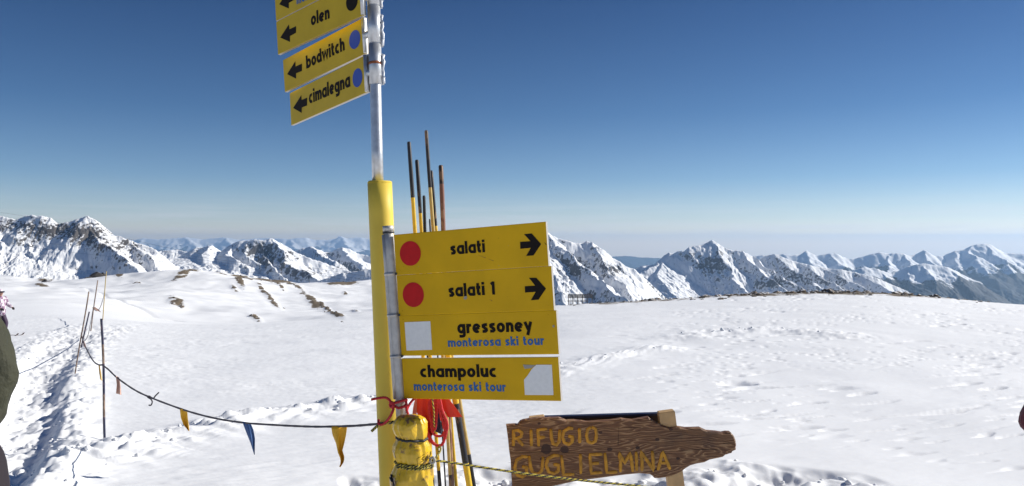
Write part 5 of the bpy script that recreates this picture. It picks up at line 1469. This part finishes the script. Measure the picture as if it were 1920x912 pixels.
def person(base, yaw, height, label, P, mj, mt, mbt, mg, mh, hood=True):
    """P: joint positions in a 1.75 m figure facing -Y; left = +x"""
    sc = height / 1.75
    M = Matrix.Translation(base) @ Matrix.Rotation(yaw, 4, 'Z') @ Matrix.Scale(sc, 4)
    J = {'pelvis': ((0, 0, .96), (.13, .10)), 'belly': ((0, 0, 1.12), (.125, .09)), 'chest': ((0, .01, 1.34), (.15, .105)), 'neck': ((0, .01, 1.49), .055), 'jaw': ((0, -.015, 1.585), (.062, .07)), 'brow': ((0, -.005, 1.665), (.075, .09)), 'crown': ((0, .005, 1.72), (.05, .06))}
    B = [('pelvis', 'belly'), ('belly', 'chest'), ('chest', 'neck'), ('neck', 'jaw'), ('jaw', 'brow'), ('brow', 'crown')]
    for s_, g in (('l', 1), ('r', -1)):
        J['sh' + s_] = (P['sh' + s_], .055); J['el' + s_] = (P['el' + s_], .042); J['wr' + s_] = (P['wr' + s_], .028)
        J['hip' + s_] = ((P['hip' + s_][0] * .75, P['hip' + s_][1], P['hip' + s_][2]), .062); J['kn' + s_] = (P['kn' + s_], .050); J['an' + s_] = (P['an' + s_], .042); J['toe' + s_] = (P['toe' + s_], .035)
        wv_, ev_ = Vector(P['wr' + s_]), Vector(P['el' + s_]); d = (wv_ - ev_).normalized(); palm = wv_ + d * .06
        J['palm' + s_] = (tuple(palm), (.036, .018))
        B += [('chest', 'sh' + s_), ('sh' + s_, 'el' + s_), ('el' + s_, 'wr' + s_), ('wr' + s_, 'palm' + s_), ('pelvis', 'hip' + s_), ('hip' + s_, 'kn' + s_), ('kn' + s_, 'an' + s_), ('an' + s_, 'toe' + s_)]
        sd = d.cross(Vector((1, 0, 0))); sd = sd.normalized() if sd.length > .1 else Vector((0, 1, 0))
        nb = d.cross(sd)
        for f_, (o1, ln) in enumerate(((-.027, .062), (-.009, .074), (.009, .070), (.027, .054))):
            k1 = palm + d * .028 + sd * o1; k2 = k1 + d * ln * .5 + nb * .012 * g; k3 = k2 + d * ln * .35 + nb * .028 * g
            for q, kk in enumerate((k1, k2, k3)): J['f%d%d%s' % (f_, q, s_)] = (tuple(kk), .0095 - q * .001)
            B += [('palm' + s_, 'f%d0%s' % (f_, s_)), ('f%d0%s' % (f_, s_), 'f%d1%s' % (f_, s_)), ('f%d1%s' % (f_, s_), 'f%d2%s' % (f_, s_))]
        t1 = palm - d * .02 - sd * .045; t2 = t1 + d * .035 - sd * .012
        J['t1' + s_] = (tuple(t1), .012); J['t2' + s_] = (tuple(t2), .0105); B += [('palm' + s_, 't1' + s_), ('t1' + s_, 't2' + s_)]
    body = skin("person", J, B, M_SKIN, None, 2, 0, M, base)
    tag(body, label, "person")
    # face
    fm = MB()
    for g in (-1, 1):
        c_ = M @ Vector((.031 * g, -.088, 1.645)); fm.add([c_ + v * .011 * sc for v in iv], iF)
    fm.build("eyes", M_LENS, body, True)
    fm = MB(); fm.tube([M @ Vector((0, -.088, 1.655)), M @ Vector((0, -.105, 1.625)), M @ Vector((0, -.112, 1.607)), M @ Vector((0, -.09, 1.603))], [.008 * sc, .011 * sc, .014 * sc, .009 * sc], 8); fm.build("nose", M_SKIN, body, True)
    fm = MB(); fm.tube([M @ Vector((-.024, -.082, 1.572)), M @ Vector((0, -.090, 1.570)), M @ Vector((.024, -.082, 1.572))], [.004 * sc, .006 * sc, .004 * sc], 6); fm.build("mouth", mat("lips", (.35, .12, .10)), body, True)
    for g in (-1, 1):
        fm = MB(); fm.tube([M @ Vector((.076 * g, 0, 1.66)), M @ Vector((.088 * g, .008, 1.645)), M @ Vector((.078 * g, .004, 1.612))], [.009 * sc, .013 * sc, .008 * sc], 8); fm.build("ear", M_SKIN, body, True)
    # clothing
    jj = {'hem': ((0, 0, .74), (.19, .15)), 'hem2': ((0, 0, .88), (.20, .155)), 'waist': ((0, 0, 1.04), (.185, .145)), 'chest': ((0, .01, 1.32), (.205, .15)), 'coll': ((0, .01, 1.475), .085), 'coll2': ((0, .01, 1.53), .075)}
    jb = [('hem', 'hem2'), ('hem2', 'waist'), ('waist', 'chest'), ('chest', 'coll'), ('coll', 'coll2')]
    for s_ in 'lr':
        jj['sh' + s_] = (P['sh' + s_], .085); jj['el' + s_] = (P['el' + s_], .072); jj['wr' + s_] = (P['wr' + s_], .052)
        mid_ = tuple((Vector(P['sh' + s_]) + Vector(P['el' + s_])) / 2); jj['mid' + s_] = (mid_, .078)
        jb += [('chest', 'sh' + s_), ('sh' + s_, 'mid' + s_), ('mid' + s_, 'el' + s_), ('el' + s_, 'wr' + s_)]
    skin("jacket", jj, jb, mj, body, 3, .045, M)
    tj = {'top': ((0, 0, .98), (.13, .11))}; tb = []
    for s_ in 'lr':
        hp_ = Vector(P['hip' + s_]); tj['hip' + s_] = ((hp_.x, hp_.y, hp_.z - .07), .108); tj['kn' + s_] = (P['kn' + s_], .088); tj['an' + s_] = (tuple(Vector(P['an' + s_]) + Vector((0, 0, .03))), .085)
        tb += [('top', 'hip' + s_), ('hip' + s_, 'kn' + s_), ('kn' + s_, 'an' + s_)]
    skin("trousers", tj, tb, mt, body, 2, .012, M)
    for s_ in 'lr':
        A_ = Vector(P['an' + s_]); T_ = Vector(P['toe' + s_])
        skin("boot", {'a': (tuple(A_ + Vector((0, .02, .14))), .068), 'b': (tuple(A_), .062), 'c': (tuple((A_ + T_) / 2 + Vector((0, 0, .0))), .056), 'd': (tuple(T_), .050)}, [('a', 'b'), ('b', 'c'), ('c', 'd')], mbt, body, 2, 0, M)
        wv_, ev_ = Vector(P['wr' + s_]), Vector(P['el' + s_]); d = (wv_ - ev_).normalized()
        gj = {k: (v[0], (v[1][0] + .007, v[1][1] + .009) if isinstance(v[1], tuple) else v[1] + .006) for k, v in J.items() if k.endswith(s_) and (k.startswith('palm') or k[0] == 'f' or k[0] == 't' and k[1] in '12')}
        gj = {'palm' + s_: gj['palm' + s_], **gj, 'wr' + s_: (P['wr' + s_], .042)}
        gb = [(a_, b_) for a_, b_ in B if a_ in gj and b_ in gj]
        skin("glove", gj, gb, mg, body, 2, 0, M)
    skin("helmet" if hood else "woolly_hat", {'a': ((0, .02, 1.665), (.108, .118)), 'b': ((0, .015, 1.73), (.095, .105)), 'c': ((0, .01, 1.785), (.05, .055))}, [('a', 'b'), ('b', 'c')], mh, body, 2, 0, M)
    gm = MB(); gm.tube([M @ Vector(v) for v in ((-.112, -.01, 1.665), (-.085, -.075, 1.668), (0, -.118, 1.668), (.085, -.075, 1.668), (.112, -.01, 1.665))], [.012 * sc, .03 * sc, .034 * sc, .03 * sc, .012 * sc], 10, flat=1)
    gm.build("goggles", M_LENS, body, True)
    return body, M
def pose(**k):
    p_ = dict(shl=(.19, .01, 1.42), shr=(-.19, .01, 1.42), ell=(.25, .03, 1.14), elr=(-.25, .03, 1.14), wrl=(.22, -.10, .92), wrr=(-.22, -.10, .92), hipl=(.10, 0, .88), hipr=(-.10, 0, .88),
              knl=(.12, -.03, .49), knr=(-.12, -.03, .49), anl=(.13, .02, .10), anr=(-.13, .02, .10), toel=(.15, -.15, .055), toer=(-.15, -.15, .055)); p_.update(k); return p_
# left foreground: only the sleeve, hem and leg reach into the picture
olive = mat("olive_fabric", (.027, .028, .013), rough=.8, var=.25, vscale=9, bump=.9, bscale=7, bdist=.05)
x_, y_ = -2.155, 3.0
person(Vector((x_, y_, gz(x_, y_) - .02)), 0, 1.80, "person in an olive green winter jacket cut off by the left picture edge",
       pose(shl=(.14, .01, 1.36), ell=(.210, .02, 1.14), wrl=(.172, -.07, .93), hipl=(.14, 0, .88), knl=(.178, -.02, .50), anl=(.185, .02, .10), toel=(.17, -.15, .055), elr=(-.27, .03, 1.14)), olive, mat("aubergine_trousers", (.010, .005, .010), rough=.8), M_DARK, M_DARK, mat("grey_hat", (.12, .12, .13), rough=.9), hood=False)
x_, y_ = 2.006, 2.5
person(Vector((x_, y_, gz(x_, y_) - .02)), 0, 1.72, "person in a maroon jacket of whom one elbow shows at the right edge",
       pose(elr=(-.335, .05, 1.13), wrr=(-.17, -.08, 1.03), shr=(-.18, .01, 1.41)), mat("maroon_fabric", (.10, .010, .022), rough=.75, var=.2, vscale=9, bump=.8, bscale=8, bdist=.04), mat("black_trousers", (.02, .02, .022)), M_DARK, M_DARK, mat("maroon_hat", (.12, .02, .03), rough=.9), hood=False)
# distant skier
h = hit(14, 629); sk_s = 90 / F * h[1] / 1.80
plaid = bpy.data.materials.new("plaid_fabric"); plaid.use_nodes = True; n = plaid.node_tree; tc = n.nodes.new("ShaderNodeTexCoord")
chk = n.nodes.new("ShaderNodeTexChecker"); chk.inputs["Scale"].default_value = 11; chk.inputs[1].default_value = (.62, .55, .60, 1); chk.inputs[2].default_value = (.22, .12, .20, 1)
n.links.new(tc.outputs["Object"], chk.inputs[0]); n.links.new(chk.outputs[0], n.nodes["Principled BSDF"].inputs["Base Color"])
orange = mat("ski_boot_orange", (.75, .20, .05), rough=.4)
sb, SM = person(Vector((W(1, 629, h[1]).x, h[1], h[2] - .01)), R(75), 1.72 * sk_s, "small distant skier in a plaid jacket and pale helmet at the left edge",
       pose(knl=(.13, -.12, .50), knr=(-.13, -.12, .50), hipl=(.10, .02, .86), hipr=(-.10, .02, .86), anl=(.13, -.04, .12), anr=(-.13, -.04, .12), toel=(.13, -.20, .08), toer=(-.13, -.20, .08), ell=(.27, -.05, 1.16), wrl=(.26, -.28, 1.06), elr=(-.27, -.05, 1.16), wrr=(-.26, -.28, 1.06)),
       plaid, mat("purple_trousers", (.05, .03, .06), rough=.8), orange, M_DARK, mat("pale_helmet", (.60, .50, .56), rough=.4, var=.3, vscale=18))
msk = mat("ski_dark", (.05, .02, .02), rough=.4)
for g_ in (-1, 1):
    base = SM @ Vector((.13 * g_, -.1, .02)); sk = empty("ski", base); tag(sk, ("%s ski under the small distant skier at the left edge" % ("nearer" if g_ < 0 else "farther")), "ski", "skis of the distant skier")
    mb = MB(); pts = [(0, .62, .015), (0, .3, .012), (0, -.3, .012), (0, -.75, .015), (0, -.86, .05), (0, -.93, .12)]
    vs = []
    for a_, b_, c_ in pts:
        for u, v in ((-.038, 0), (.038, 0), (.038, .012), (-.038, .012)): vs.append(SM @ Vector((.13 * g_ + u, b_ - .04, c_ + v)))
    fs = [(0, 1, 2, 3)[::-1], (20, 21, 22, 23)]
    for k in range(5):
        for i in range(4): fs.append((k * 4 + i, k * 4 + (i + 1) % 4, k * 4 + 4 + (i + 1) % 4, k * 4 + 4 + i))
    mb.add(vs, fs); mb.build("ski_blade", msk, sk)
    mb = MB(); mb.box(SM @ Vector((.13 * g_, -.1, .045)), .06, .26, .035, Matrix.Rotation(R(75), 3, 'Z')); mb.build("binding", M_DARK, sk)
